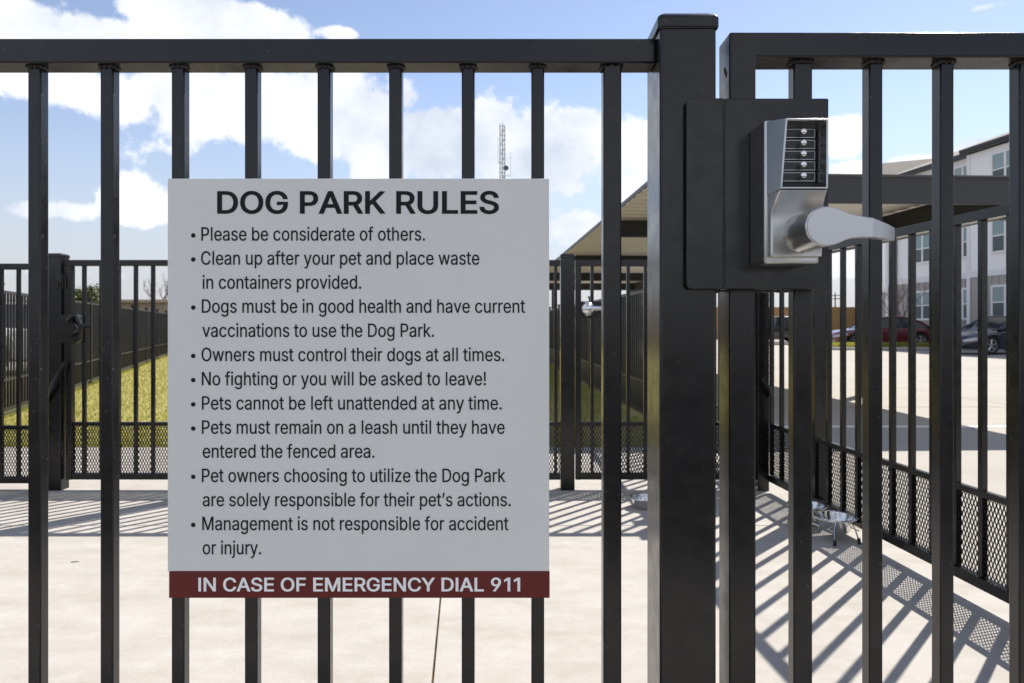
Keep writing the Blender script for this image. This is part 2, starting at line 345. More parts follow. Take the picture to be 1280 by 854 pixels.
# ------------------------------------------------------------------ fences
def diamond(x0, x1, z0, z1, y, sw=.0185, lw=.039, t=.0056, thick=.003, flat=False):
    mb = MB(); n = int((x1 - x0) / (sw / 2)); k = max(1, round((z1 - z0) / (lw / 2))); hz = (z1 - z0) / k
    for i in range(n + 1):
        xb = x0 + i * sw / 2
        prev = None
        for j in range(k + 1):
            x = xb + (sw / 4 - t * .15) * (1 if (i + j) % 2 else -1); x = min(max(x, x0), x1)
            cur = (x, z0 + j * hz)
            if prev:
                (xa, za), (xc, zc) = prev, cur; w = t / 2
                if flat: mb.quad((xa - w, y, za), (xa + w, y, za), (xc + w, y, zc), (xc - w, y, zc))
                else:
                    mb.loft([[(xa - w, y, za), (xa + w, y - thick * .6, za), (xa + w, y + thick * .4, za), (xa - w, y + thick, za)],
                             [(xc - w, y, zc), (xc + w, y - thick * .6, zc), (xc + w, y + thick * .4, zc), (xc - w, y + thick, zc)]], cap=False)
            prev = cur
    return mb

ZT, ZM, ZB = 1.525, .448, .0655
def infill(root, x0, x1, px, top=ZT, mid=ZM, bot=ZB, rail=.039, pw=.021, rd=.038, m='paint', bevel=.0018, dz=0, welds=False, yc=0, wide=(), flat=False):
    """rails, pickets and expanded metal between x0 and x1 (local x)"""
    y0, y1 = yc - rd / 2, yc + rd / 2
    top += dz; mid += dz; bot += dz
    MB().box(x0, x1, y0, y1, top - rail, top).build('top_rail', m, root, bevel=bevel)
    MB().box(x0, x1, yc - .0125, yc + .0125, mid - .026, mid).build('middle_rail', m, root, bevel=bevel)
    MB().box(x0, x1, y0, y1, bot, bot + .042).build('bottom_rail', m, root, bevel=bevel)
    first = None
    for p in px:
        if p in wide: continue
        if first is None:
            first = MB().box(-pw / 2, pw / 2, yc - pw / 2, yc + pw / 2, bot + .044, top - rail + .0005).build('picket', m, root, bevel=bevel, loc=(p, 0, 0)); continue
        part_copy(first, root, p - first.location.x)
    diamond(x0, x1, bot + .043, mid - .027, yc + .0128, flat=flat).build('mesh_panel', m, root, normals=False)
def prange(a, b, step=.114):
    r = []; x = a
    while x < b: r.append(x); x += step
    return r
def post_mesh(name, label, x, y, w, dep, h, loc=None, m='paint', group=None, rz=0):
    o = thing(name, label, 'post', (x, y, 0), rz, group)
    MB().box(-w / 2, w / 2, -dep / 2, dep / 2, -.05, h - .012).build('post_tube', m, o, bevel=.004, seg=3)
    a, b = w / 2 + .0035, dep / 2 + .0035
    MB().loft([[(-a, -b, h - .026), (a, -b, h - .026), (a, b, h - .026), (-a, b, h - .026)], [(-a, -b, h - .005), (a, -b, h - .005), (a, b, h - .005), (-a, b, h - .005)],
               [(-a * .8, -b * .8, h + .002), (a * .8, -b * .8, h + .002), (a * .8, b * .8, h + .002), (-a * .8, b * .8, h + .002)]]).build('post_cap', m, o, bevel=.004, seg=3)
    return o

# --- near fence panel holding the sign (front of rail 1.115 m from the eye)
YC = 1.1385
nf = thing('picket_fence', 'near black picket fence panel carrying the rules sign', 'fence', (-2.3, YC, 0))
npx = [42.5, 133, 222, 313.5, 404.5, 494, 585, 672.3]
near_x = [PX(p, 1.128) + 2.3 for p in npx]
left_more = prange(near_x[0] - .1145 * 12, near_x[0] - .05, .1145)
xe = .2281 + 2.3
infill(nf, 0, xe, left_more + near_x, top=1.5486, rail=.0386, pw=.0207, rd=.047, bevel=.0022)
wp = PX(765.2, 1.128) + 2.3
MB().box(wp - .0145, wp + .0145, -.0145, .0145, ZB + .044, 1.5105).build('picket', 'paint', nf, bevel=.0025)
def weld(root, x, yf, z, h=.0125):
    wm = MB(); path = [(x - h, yf + .020), (x - h, yf + .002), (x - h * .8, yf - .0015), (x, yf - .0022), (x + h * .8, yf - .0015), (x + h, yf + .002), (x + h, yf + .020)]
    fine = []
    for (ax, ay), (bx, by) in zip(path, path[1:]):
        for k in range(4): fine.append((ax + (bx - ax) * k / 4, ay + (by - ay) * k / 4))
    wm.tube([(a, b, z + .0011 * math.sin(k * 1.9 + x * 40)) for k, (a, b) in enumerate(fine)], [.0026 + .0009 * math.sin(k * 1.7 + x * 31) for k in range(len(fine))], 6)
    wm.build('weld_bead', 'weld', root, smooth=True)
for x in near_x + [wp]: weld(nf, x, -.0104, 1.5088, .0118 if x != wp else .016)

# --- near post
np_ = post_mesh('gate_post', 'thick black capped steel post between the sign panel and the gate', .2281 + .0435, 1.085 + .0525, .087, .105, 1.5765)

# --- near gate with its keypad lock
GY = 1.10
gate = thing('gate', 'near black gate with a keypad lever lock on its plate', 'gate', (0, GY, 0))
gx0, gx1 = .3400, 1.62
gt = 1.095 + 366 * GY / F
MB().prism([(gx0, .0655), (gx0, gt), (gx1, gt), (gx1, .0655), (gx1 - .0415, .0655), (gx1 - .0415, 1.5135), (gx0 + .0415, 1.5135), (gx0 + .0415, .0655)], 'y', 0, .058).build('gate_frame', 'paint', gate, bevel=.003, seg=3)
MB().box(gx0 + .042, gx1 - .042, .018, .043, ZM - .026, ZM).build('middle_rail', 'paint', gate, bevel=.002)
MB().box(gx0 + .042, gx1 - .042, .008, .048, ZB, ZB + .042).build('bottom_rail', 'paint', gate, bevel=.002)
gp = [PX(1004, 1.117), PX(1095.2, 1.117), PX(1184.2, 1.117), PX(1283, 1.117)]
MB().box(gp[0] - .015, gp[0] + .015, .017, .041, ZB + .044, 1.5132).build('picket', 'paint', gate, bevel=.0022)
first = MB().box(-.0108, .0108, .017, .042, ZB + .044, 1.5132).build('picket', 'paint', gate, bevel=.0022, loc=(gp[1], 0, 0))
for x in gp[2:] + [gp[3] + .114 * k for k in range(1, 7)]: part_copy(first, gate, x - gp[1])
diamond(gx0 + .042, gx1 - .042, ZB + .043, ZM - .027, .0438).build('mesh_panel', 'paint', gate, normals=False)
for k, x in enumerate(gp): weld(gate, x, .017, 1.5122, .0125 if k else .0165)
rs = MB(); rp = [(.016, 1.486), (.027, 1.498), (.030, 1.505), (.024, 1.506), (.014, 1.494)]
rs.loft([[(gx0 - .0004, a, b) for a, b in rp], [(gx0 + .001, a, b) for a, b in rp]]); rs.build('rust_patch', 'rust', gate)
# lock plate: welded flap over the post plus lock box
pd = 1.073 - GY
def rrect(x0, x1, z0, z1, r, left_only=False, n=6):
    pts = []
    for (cx, cz, a0) in ((x1 - r, z1 - r, 0), (x0 + r, z1 - r, 90), (x0 + r, z0 + r, 180), (x1 - r, z0 + r, 270)):
        if left_only and a0 in (0, 270):
            pts.append((x1, z1 if a0 == 0 else z0)); continue
        for k in range(n + 1):
            a = R(a0 + 90 * k / n); pts.append((cx + r * math.cos(a), cz + r * math.sin(a)))
    return pts
px0, pxs, px1 = PX(858, 1.073), PX(905, 1.073), PX(1036.5, 1.073)
pz0, pz1 = PZ(361.5, 1.073), PZ(122.5, 1.073)
MB().prism(rrect(px0, pxs - .0004, pz0, pz1, .008, True), 'y', pd, pd + .006).build('latch_flap', 'paint', gate, bevel=.0016)
lb = MB().box(pxs, px1, pd + .0005, .058 - .002, pz0, pz1).build('lock_box', 'paint', gate, bevel=.0025)
MB().tube([(pxs + .0008 * math.sin(t * 1.9), pd + .0012, pz0 + .002 + (pz1 - pz0 - .004) * t / 60) for t in range(61)], [.0016 + .0006 * math.sin(t * 2.7) for t in range(61)], 6).build('weld_bead', 'weld', gate, smooth=True)
for z in (pz0 - .0015, pz1 + .001):
    MB().tube([(px0 + .045 + .13 * t / 24, .004, z + .001 * math.sin(t * 2.2)) for t in range(25)], [.0022 + .0008 * math.sin(t * 1.3) for t in range(25)], 6).build('weld_bead', 'weld', gate, smooth=True)

# keypad lock (part of the gate; its pieces are sub-parts)
def Y(d): return d - GY
bx0, bx1, bz0, bz1 = .3621, .4420, 1.1824, 1.3905
lock = MB()
# base block as a hollow tray: left, right, top, bottom, and floor behind the keypad
lock.loft([[(bx0, Y(1.0725), bz0), (bx1, Y(1.0725), bz0), (bx1, Y(1.0725), bz1), (bx0, Y(1.0725), bz1)],
           [(bx0 + .001, Y(1.0125), bz0 + .001), (bx1, Y(1.0125), bz0 + .001), (bx1, Y(1.0125), bz1 - .001), (bx0 + .001, Y(1.0125), bz1 - .001)]])
lockb = lock.build('keypad_lock', 'steel', gate, bevel=.0035, seg=4)
ZL = 1.2853
def left_at(z):      # left front edge of the raised housing
    return .3735 + (.3835 - .3735) * max(0, min(1, (z - 1.25) / (1.384 - 1.25)))
# upper raised frame round the recess
fz0, fz1 = ZL, 1.3838
dF = .985
hs = MB()
ot = [(left_at(fz0) , fz0), (.4425, fz0), (.4428, fz1), (left_at(fz1), fz1)]
ob = [(.3668, fz0 - .004), (.4420, fz0 - .004), (.4420, bz1 - .003), (.3668, bz1 - .003)]
it = [(left_at(fz0) + .0022, fz0 + .0026), (.4402, fz0 + .0026), (.4405, fz1 - .0026), (left_at(fz1) + .0022, fz1 - .0026)]
ib = [(left_at(fz0) + .004, fz0 + .004), (.4355, fz0 + .004), (.4362, fz1 - .008), (left_at(fz1) + .004, fz1 - .008)]
hs.loft([[(x, Y(1.012), z) for x, z in ob], [(x, Y(dF), z) for x, z in ot], [(x, Y(dF), z) for x, z in it], [(x, Y(1.0115), z) for x, z in ib]], cap=False)
hs.build('keypad_housing', 'steel', lockb, bevel=.0011, seg=3)
# scooped lower housing: rows from the lip down
rows = []
nR = 16
for k in range(nR + 1):
    t = k / nR; z = ZL - .0012 - t * (ZL - .0012 - 1.192)
    q = min(1, (ZL - z) / .042); s = math.sin(q * math.pi / 2) ** .8
    d = dF + .0185 * s; xl = left_at(z) - (.0036 * s); xr = .4423
    rows.append([(.3668, Y(1.0125), z), (xl, Y(d), z), (xr, Y(d), z), (.4423, Y(1.0125), z)])
hb = MB(); hb.loft(rows)
hb.build('lower_housing', 'steel', lockb, bevel=.0018, seg=3)
MB().prism([(left_at(fz0) + .0046, fz0 + .0048), (.4352, fz0 + .0048), (.4358, fz1 - .0088), (left_at(fz1) + .0046, fz1 - .0088)], 'y', Y(1.0105), Y(1.0119)).build('keypad_panel', 'key_dark', lockb)
bc = PX(1003.4, 1.0)
for by in (165.1, 178.9, 192.5, 205.9, 219.5):
    z = PZ(by + 1.6, 1.007)
    kx0, kx1 = left_at(z) + .006, .4335
    MB().box(kx0, kx1, Y(1.008), Y(1.0103), z - .0062, z + .0062).build('key_plate', 'key_plate', lockb, bevel=.0004)
    fr = MB(); w = .0005
    fr.box(kx0, kx1, Y(1.0074), Y(1.0079), z + .0056, z + .0062).box(kx0, kx1, Y(1.0074), Y(1.0079), z - .0062, z - .0056).box(kx1 - .0006, kx1, Y(1.0074), Y(1.0079), z - .0055, z + .0055)
    fr.build('key_border', 'steel', lockb)
    MB().lathe([(.0043, 0), (.0043, -.010), (.0040, -.0118), (.003, -.0125)], (bc, Y(1.0075), z), 20, 'y').build('button', 'button', lockb, smooth=True)
# lever: hub and arm
hx, hz, hr = .4132, 1.2246, .0264
dh = .9275
MB().lathe([(hr + .0012, Y(1.0035)), (hr + .0012, Y(.997)), (hr, Y(.995)), (hr, Y(dh + .0015)), (hr - .0015, Y(dh))], (hx, 0, hz), 48, 'y').build('lever_hub', 'steel', lockb, smooth=True)
# arm: front outline swept with real thickness, bending back towards the gate at the tip
st = [(.4132, .9268, 1.2508, 1.1984, .016), (.4225, .9268, 1.2496, 1.1998, .016), (.4300, .9268, 1.2474, 1.2022, .016), (.4370, .9266, 1.2444, 1.2054, .015), (.4440, .9266, 1.2418, 1.2082, .0145),
      (.4520, .9266, 1.2396, 1.2096, .014), (.4620, .9266, 1.2376, 1.2100, .013), (.4757, .9268, 1.2357, 1.2100, .012), (.4900, .9365, 1.2334, 1.2099, .011), (.5080, .9480, 1.2300, 1.2096, .010), (.5215, .9590, 1.2272, 1.2094, .009)]
rings = []
for i, (x, d, zt, zb, th) in enumerate(st):
    a = st[max(i - 1, 0)]; b = st[min(i + 1, len(st) - 1)]
    tx, ty = b[0] - a[0], b[1] - a[1]; l = math.hypot(tx, ty); nx, ny = -ty / l, tx / l
    c = .0008
    rings.append([(x, Y(d), zb + c), (x, Y(d), zt - c), (x + nx * c, Y(d) + ny * c, zt), (x + nx * (th - c), Y(d) + ny * (th - c), zt), (x + nx * th, Y(d) + ny * th, zt - c), (x + nx * th, Y(d) + ny * th, zb + c),
                  (x + nx * (th - c), Y(d) + ny * (th - c), zb), (x + nx * c, Y(d) + ny * c, zb)])
# left side of the disc
arc = []
for k in range(1, 10):
    a = R(90 + 18 * k); pass
ar = MB(); ar.loft(rings); la_ = ar.build('lever_arm', 'steel_face', lockb, smooth=True); la_.data.set_sharp_from_angle(angle=R(14))
MB().lathe([(hr - .0016, Y(.9285)), (hr - .0022, Y(.9264))], (hx, 0, hz), 48, 'y').build('lever_cap', 'steel_face', lockb)

# hinge post and corner beyond the frame on the right
post_mesh('gate_post', 'thick black capped hinge post at the far side of the near gate', 1.69, GY + .03, .087, .09, 1.5765)
post_mesh('gate_post', 'black corner post where the right fence meets the near gate line', right_x(1.13) + .02, 1.13, .076, .076, 1.5765)

# --- the rules sign
SG = 1.122
sx0, sx1, sz1, szr, sz0 = PX(209.5, SG), PX(686.5, SG), PZ(223.3, SG), PZ(714.3, SG), PZ(747.6, SG)
sign = thing('rules_sign', 'grey white dog park rules sign with a maroon emergency band', 'sign', ((sx0 + sx1) / 2, SG, sz0))
ox, oz = (sx0 + sx1) / 2, sz0
MB().prism([(sx0 - ox, szr - oz + .0002), (sx1 - ox, szr - oz + .0002), (sx1 - ox, sz1 - oz), (sx0 - ox, sz1 - oz)], 'y', 0, .005).build('sign_panel', 'sign', sign, bevel=.0008)
band = MB().prism([(sx0 - ox + .0022, 0), (sx1 - ox + .0008, 0), (sx1 - ox + .0008, szr - oz), (sx0 - ox + .0022, szr - oz)], 'y', -.0003, .005).build('footer_band', 'sign_red', sign, bevel=.0006)
GLYPHS = {
    '!': (196, '67 160 63 509 132 509 128 160|98 -4 81 -1 66 9 56 24 52 41 56 58 66 73 81 83 98 86 116 83 130 73 140 58 143 41 140 24 130 9 116 -1'),
    '.': (188, '95 -4 78 -1 63 9 53 24 50 41 53 59 63 73 78 83 95 87 113 83 128 73 138 59 141 41 138 24 128 9 113 -1'),
    '1': (350, '263 509 263 0 199 0 199 448 196 448 73 358 73 427 185 509'),
    '9': (453, '226 516 271 510 310 494 343 468 368 434 384 393 389 347 385 309 373 270 350 224 315 168 200 0 130 0 301 248 307 248 299 234 287 221 273 210 257 202 238 196 218 195 175 199 137 214 106 237 83 269 68 307 64 352 69 397 85 436 110 469 143 494 182 510|226 460 199 457 174 446 154 429 138 407 129 381 125 352 129 322 138 295 154 274 174 257 199 247 226 243 254 247 279 257 299 273 314 295 324 321 327 350 324 381 314 407 299 429 279 446 254 457'),
    'A': (480, '16 0 201 509 276 509 463 0 395 0 287 302 264 372 232 478 245 478 213 371 191 302 85 0|110 142 110 199 370 199 370 142'),
    'C': (510, '267 -7 205 1 150 25 104 63 70 115 48 179 40 254 48 329 70 393 104 445 150 484 205 508 267 516 305 513 340 504 373 490 402 471 427 447 448 418 463 385 473 348 408 348 401 373 389 395 375 413 357 428 337 440 315 449 292 454 267 456 223 450 184 432 150 403 125 364 109 314 103 254 109 194 125 145 151 105 184 76 223 59 267 53 292 55 315 60 337 69 357 81 375 96 389 114 401 136 408 160 473 160 463 124 448 91 428 62 402 38 373 19 341 5 305 -4'),
    'D': (502, '219 0 96 0 96 57 215 57 272 63 318 81 354 110 379 149 394 198 399 255 394 312 379 361 354 399 320 428 275 446 221 452 93 452 93 509 225 509 294 501 353 478 385 455 412 426 433 391 455 329 462 255 455 181 433 119 411 83 384 54 351 31 291 8|125 509 125 0 60 0 60 509'),
    'E': (419, '60 0 60 509 372 509 372 452 125 452 125 286 355 286 355 229 125 229 125 57 375 57 375 0'),
    'F': (410, '60 0 60 509 369 509 369 452 125 452 125 278 346 278 346 221 125 221 125 0'),
    'G': (520, '269 -7 205 1 149 25 104 64 69 116 47 179 40 254 47 329 69 393 103 445 149 484 203 508 265 516 304 513 340 504 374 489 403 469 429 445 449 416 465 384 474 349 408 349 399 372 387 393 373 411 356 427 337 439 315 448 291 454 265 456 222 450 183 432 150 404 125 364 109 314 103 254 109 194 125 145 151 105 184 76 224 59 269 53 309 57 345 71 374 93 396 123 410 160 415 202 434 199 283 199 283 256 478 256 478 200 471 141 451 91 419 50 377 19 326 0'),
    'I': (190, '63 0 63 509 127 509 127 0'),
    'K': (467, '104 145 104 216 139 261 174 303 212 344 364 509 448 509 231 276 228 276|60 0 60 509 125 509 125 334 124 225 125 193 125 0|372 0 188 259 228 309 449 0'),
    'L': (393, '60 0 60 509 125 509 125 57 361 57 361 0'),
    'M': (628, '60 0 60 509 152 509 277 187 287 159 299 123 311 84 322 49 307 49 318 83 330 121 342 158 352 187 476 509 568 509 568 0 504 0 504 291 504 327 505 369 506 413 507 457 513 457 498 409 482 363 467 322 456 291 342 0 286 0 170 291 159 321 145 361 129 408 112 457 119 457 120 416 121 372 122 328 122 291 122 0'),
    'N': (523, '60 0 60 509 136 509 343 183 363 151 388 107 414 55 405 54 401 108 399 157 399 195 399 509 463 509 463 0 387 0 202 290 177 331 148 381 108 452 119 454 122 384 124 328 125 291 125 0'),
    'O': (533, '267 -7 205 1 150 25 105 63 70 115 48 179 40 254 48 329 70 393 105 445 150 484 205 508 267 516 329 508 384 484 429 445 464 393 486 329 493 254 486 179 464 115 429 63 384 25 329 1|267 53 310 59 349 76 383 105 408 144 425 194 430 254 425 314 408 365 383 404 349 433 310 450 267 456 223 450 184 433 151 404 125 364 109 314 103 254 109 194 125 144 151 105 184 76 223 59'),
    'P': (445, '60 0 60 509 235 509 289 503 332 487 366 462 390 430 404 391 409 348 404 304 390 265 366 233 332 207 289 191 235 186 109 186 109 242 233 242 269 246 297 256 318 272 333 294 342 319 344 348 342 376 333 402 318 423 297 439 268 449 232 452 125 452 125 0'),
    'R': (449, '60 0 60 509 236 509 290 504 333 489 367 465 390 433 405 395 409 352 405 309 390 271 367 240 333 217 289 203 236 198 96 198 96 255 234 255 269 258 298 267 319 281 334 300 342 324 345 352 342 380 334 405 319 425 298 440 269 449 233 452 125 452 125 0|353 0 230 229 303 229 428 0'),
    'S': (447, '224 -9 172 -4 128 9 91 31 64 60 46 96 38 137 104 137 110 110 123 88 142 71 166 59 194 52 224 49 257 52 286 60 311 74 329 92 341 114 346 139 342 161 332 179 316 193 296 205 245 222 184 239 128 260 86 289 67 313 56 341 52 372 58 413 75 448 102 476 138 498 180 511 227 516 275 511 316 498 351 476 377 449 394 415 401 378 337 378 326 412 302 437 267 453 225 459 194 456 167 448 145 435 129 418 118 398 115 376 119 352 131 334 148 319 169 308 212 293 264 279 312 264 336 252 359 238 379 220 395 198 405 171 408 139 403 99 386 64 360 34 323 11 278 -4'),
    'U': (517, '259 -8 203 -2 154 15 114 43 85 80 66 124 60 173 60 509 124 509 124 178 128 144 141 113 160 87 187 68 220 56 259 52 298 56 331 68 357 87 377 113 389 144 393 178 393 509 457 509 457 173 451 124 433 80 403 43 363 15 315 -2'),
    'Y': (472, '203 0 203 208 16 509 91 509 192 344 222 292 250 230 224 230 251 293 280 344 381 509 455 509 268 208 268 0'),
    'a': (389, '160 -9 126 -5 94 5 68 22 48 45 35 73 30 108 34 138 43 161 58 179 78 193 100 203 125 211 178 220 234 227 252 230 265 235 273 243 276 255 276 257 273 279 267 297 256 311 240 322 220 329 196 331 171 329 149 322 132 313 118 301 107 288 100 274 41 291 57 322 79 346 104 364 133 375 163 382 194 384 239 379 263 372 286 360 306 343 322 320 333 290 337 251 337 0 277 0 277 52 272 52 252 25 236 12 215 1 190 -6|170 45 202 49 228 59 248 74 263 93 272 115 276 138 276 190 259 182 231 176 200 171 175 168 134 159 117 150 103 139 95 124 92 105 94 87 102 72 114 61 130 52 149 47'),
    'b': (424, '229 -8 198 -5 172 4 153 17 138 31 118 59 112 59 112 0 53 0 53 509 114 509 114 319 118 319 137 346 152 360 171 373 197 381 229 384 274 378 313 361 345 332 370 293 385 245 390 189 385 133 370 84 346 45 313 16 274 -2|220 47 253 51 279 66 301 88 316 117 325 151 328 189 325 227 316 261 301 290 280 311 253 325 220 330 188 325 161 312 140 291 125 263 116 229 113 189 116 150 125 115 140 86 162 65 188 51'),
    'c': (396, '207 -8 159 -2 117 16 82 46 56 85 40 133 34 187 40 243 56 291 82 330 117 360 159 378 207 384 234 383 260 377 284 368 305 356 324 341 340 322 353 301 362 277 303 262 290 289 270 311 242 325 207 330 173 325 145 310 124 287 108 258 99 224 96 187 99 151 108 117 124 89 145 66 173 51 207 46 243 52 271 66 292 89 304 117 363 102 354 78 341 56 325 37 306 21 285 9 261 -1 235 -6'),
    'd': (424, '195 -8 151 -2 111 16 79 45 55 84 39 133 34 189 39 245 55 293 79 332 112 361 151 378 196 384 228 381 253 373 272 360 287 346 306 319 311 319 311 509 372 509 372 0 313 0 313 59 307 59 287 31 272 17 252 4 227 -5|205 47 236 51 263 65 284 86 299 115 309 150 312 189 309 229 300 263 284 291 263 312 237 325 205 330 172 325 145 311 124 290 108 261 99 227 96 189 99 151 109 117 124 88 145 66 172 51'),
    'e': (404, '212 -8 161 -2 117 16 82 46 56 85 40 132 34 187 39 242 55 290 81 329 115 359 157 378 205 384 236 382 266 374 294 361 319 341 341 315 357 282 368 242 371 194 371 169 75 169 75 221 338 221 310 202 307 237 298 269 283 294 263 314 237 326 205 330 173 326 146 313 125 294 109 270 99 241 96 211 96 178 100 139 110 106 128 80 151 61 179 50 212 46 234 48 254 53 271 61 285 73 297 88 306 105 365 91 353 63 335 39 311 19 283 4 249 -5'),
    'f': (254, '228 379 228 327 6 327 6 379|81 0 81 432 84 461 96 486 113 505 135 519 161 527 187 530 222 527 243 521 227 468 215 472 195 474 171 470 154 460 145 443 142 419 142 0'),
    'g': (425, '207 -151 168 -148 134 -140 105 -127 82 -110 64 -91 51 -69 101 -41 122 -66 136 -78 154 -88 178 -95 207 -97 249 -92 282 -75 298 -58 308 -34 311 -6 311 68 306 68 287 41 272 28 252 16 227 8 195 5 152 10 113 27 80 53 55 90 39 136 34 191 39 246 55 293 80 332 112 361 152 378 196 384 228 382 253 373 273 360 288 346 308 319 313 319 313 379 372 379 372 -9 367 -54 350 -90 324 -117 291 -136 251 -147|205 59 237 63 264 75 285 95 300 121 309 154 312 193 309 231 300 264 285 291 264 312 237 325 205 330 172 325 145 312 124 290 109 262 99 229 96 193 99 155 109 123 124 96 145 76 172 63'),
    'h': (410, '114 227 114 0 53 0 53 509 114 509 114 287 102 287 124 332 152 362 187 379 227 384 264 380 295 369 321 349 341 321 353 285 357 240 357 0 296 0 296 235 290 275 273 304 246 323 210 329 184 326 161 317 141 303 126 283 117 257'),
    'i': (167, '53 0 53 379 114 379 114 0|84 443 67 446 54 455 44 468 41 483 44 499 54 512 67 521 84 524 100 521 114 512 123 499 126 483 123 468 114 455 100 446'),
    'j': (167, '53 379 114 379 114 -30 111 -63 102 -90 86 -113 65 -129 37 -139 4 -143 -10 -143 -10 -87 2 -87 25 -83 40 -72 50 -54 53 -29|83 443 67 446 53 455 44 468 41 483 44 499 53 512 67 521 83 524 100 521 114 512 123 499 126 483 123 468 114 455 100 446'),
    'k': (381, '110 137 110 212 121 212 284 379 360 379 184 199 177 199|53 0 53 509 114 509 114 0|294 0 148 186 191 229 372 0'),
    'l': (187, '63 0 63 509 124 509 124 0'),
    'm': (610, '53 0 53 379 112 379 112 295 108 295 118 323 132 346 151 363 172 376 195 384 219 386 257 380 287 361 309 331 321 295 312 295 322 321 337 343 357 361 381 375 407 383 437 386 468 383 497 372 522 354 541 328 553 296 557 255 557 0 496 0 496 254 490 289 473 313 447 326 419 330 395 328 374 320 358 307 345 290 338 270 335 247 335 0 274 0 274 260 269 288 253 311 229 326 199 330 178 328 158 320 140 307 126 289 117 266 114 238 114 0'),
    'n': (410, '114 227 114 0 53 0 53 379 112 379 112 287 102 287 124 332 152 362 187 379 227 384 264 380 295 369 321 349 341 321 353 285 357 240 357 0 296 0 296 235 290 275 273 304 246 323 210 329 184 326 161 317 141 303 126 283 117 257'),
    'o': (415, '207 -8 159 -2 117 16 82 46 56 85 40 133 34 187 40 243 56 291 82 330 117 360 159 378 207 384 256 378 299 360 333 330 359 291 376 243 381 187 376 133 359 85 333 46 299 16 256 -2|207 46 242 51 270 66 292 89 307 117 316 151 319 187 316 224 307 258 292 287 270 310 242 325 207 330 173 325 145 310 124 287 108 258 99 224 96 187 99 151 108 117 124 89 145 66 173 51'),
    'p': (424, '53 -143 53 379 112 379 112 319 118 319 137 346 152 360 171 373 197 381 229 384 274 378 313 361 345 332 370 293 385 245 390 189 385 133 370 84 346 45 313 16 274 -2 229 -8 198 -5 173 4 153 17 138 31 118 59 114 59 114 -143|220 47 253 51 279 66 301 88 316 117 325 151 328 189 325 227 316 261 301 290 280 311 253 325 220 330 188 325 161 312 140 291 125 263 116 229 113 189 116 150 125 115 140 86 162 65 188 51'),
    'r': (259, '53 0 53 379 112 379 112 321 115 321 130 347 152 367 181 380 213 385 229 384 243 384 243 322 230 324 207 326 182 323 159 315 140 301 126 284 117 262 114 237 114 0'),
    's': (365, '182 -8 145 -5 112 3 84 18 62 38 45 63 36 94 94 107 105 79 124 60 150 49 181 45 217 50 244 62 262 81 268 103 265 121 254 136 237 147 212 155 149 170 104 186 72 208 53 237 47 274 51 305 65 332 87 354 115 370 149 381 187 384 223 381 254 372 279 358 299 339 314 316 324 290 268 277 258 298 243 316 219 328 187 333 156 329 131 317 114 299 109 277 112 258 124 243 144 232 172 223 229 209 275 194 306 171 325 142 331 107 326 75 312 47 290 24 260 6 223 -5'),
    't': (227, '204 379 204 327 6 327 6 379|65 471 126 471 126 98 128 76 136 61 150 53 170 50 185 51 202 54 213 2 192 -3 168 -4 125 2 92 21 72 52 65 93'),
    'u': (410, '182 -5 146 -1 115 11 89 31 69 59 57 95 53 139 53 379 114 379 114 144 119 105 137 75 164 56 200 50 226 53 249 62 268 77 283 97 293 122 296 153 296 379 357 379 357 0 298 0 298 92 307 92 286 47 257 17 222 0'),
    'v': (389, '163 0 17 379 84 379 165 155 187 87 206 21 184 21 203 87 224 155 305 379 371 379 226 0'),
    'w': (567, '138 0 23 379 87 379 133 214 154 137 175 41 165 41 186 135 206 214 252 379 316 379 362 214 382 136 402 41 391 41 413 135 434 214 480 379 545 379 429 0 368 0 319 172 305 225 291 280 277 338 291 338 277 280 263 225 248 172 199 0'),
    'y': (389, '47 -139 61 -86 71 -87 88 -90 104 -89 118 -84 130 -74 141 -58 151 -36 163 -1 17 379 84 379 165 155 187 87 206 21 184 21 202 87 224 155 305 379 371 379 204 -58 191 -85 177 -107 159 -124 139 -136 117 -143 91 -145 65 -143'),
    'z': (380, '42 0 42 46 254 320 254 323 48 323 48 379 333 379 333 331 126 60 126 56 339 56 339 0'),
    '’': (177, '52 318 82 509 151 509 98 318'),
    ' ': (188, ''),
}

from mathutils.geometry import delaunay_2d_cdt
GCACHE = {}
def glyph(ch, wx, wy):
    """one letter thickened by wx / wy and filled by winding number: (points, triangles)"""
    key = (ch, wx, wy)
    if key in GCACHE: return GCACHE[key]
    cons = []
    for c in GLYPHS[ch][1].split('|'):
        q = list(map(int, c.split())); pts = [(q[k], q[k + 1]) for k in range(0, len(q), 2)]; n = len(pts); o = []
        for k in range(n):
            a, b, e = pts[k - 1], pts[k], pts[(k + 1) % n]
            d1, d2 = Vector((b[0] - a[0], b[1] - a[1])).normalized(), Vector((e[0] - b[0], e[1] - b[1])).normalized()
            n1, n2 = Vector((-d1.y, d1.x)), Vector((-d2.y, d2.x)); m = n1 + n2
            m = m / max(m.dot(n1), .65) if m.length > .2 else n1
            o.append(Vector((b[0] + m.x * wx, b[1] + m.y * wy)))
        cons.append(o)
    vs, es = [], []
    for o in cons:
        n0 = len(vs); vs += o; es += [(n0 + k, n0 + (k + 1) % len(o)) for k in range(len(o))]
    V, E, Fc, *_ = delaunay_2d_cdt(vs, es, [], 0, 1e-3)
    def winding(p):
        w = 0
        for o in cons:
            for k in range(len(o)):
                a, b = o[k - 1], o[k]
                if (a.y <= p.y) != (b.y <= p.y):
                    x = a.x + (p.y - a.y) / (b.y - a.y) * (b.x - a.x)
                    if x > p.x: w += 1 if b.y > a.y else -1
        return w
    tris = [tuple(f) for f in Fc if winding((V[f[0]] + V[f[1]] + V[f[2]]) / 3) != 0]
    GCACHE[key] = (V, tris); return GCACHE[key]
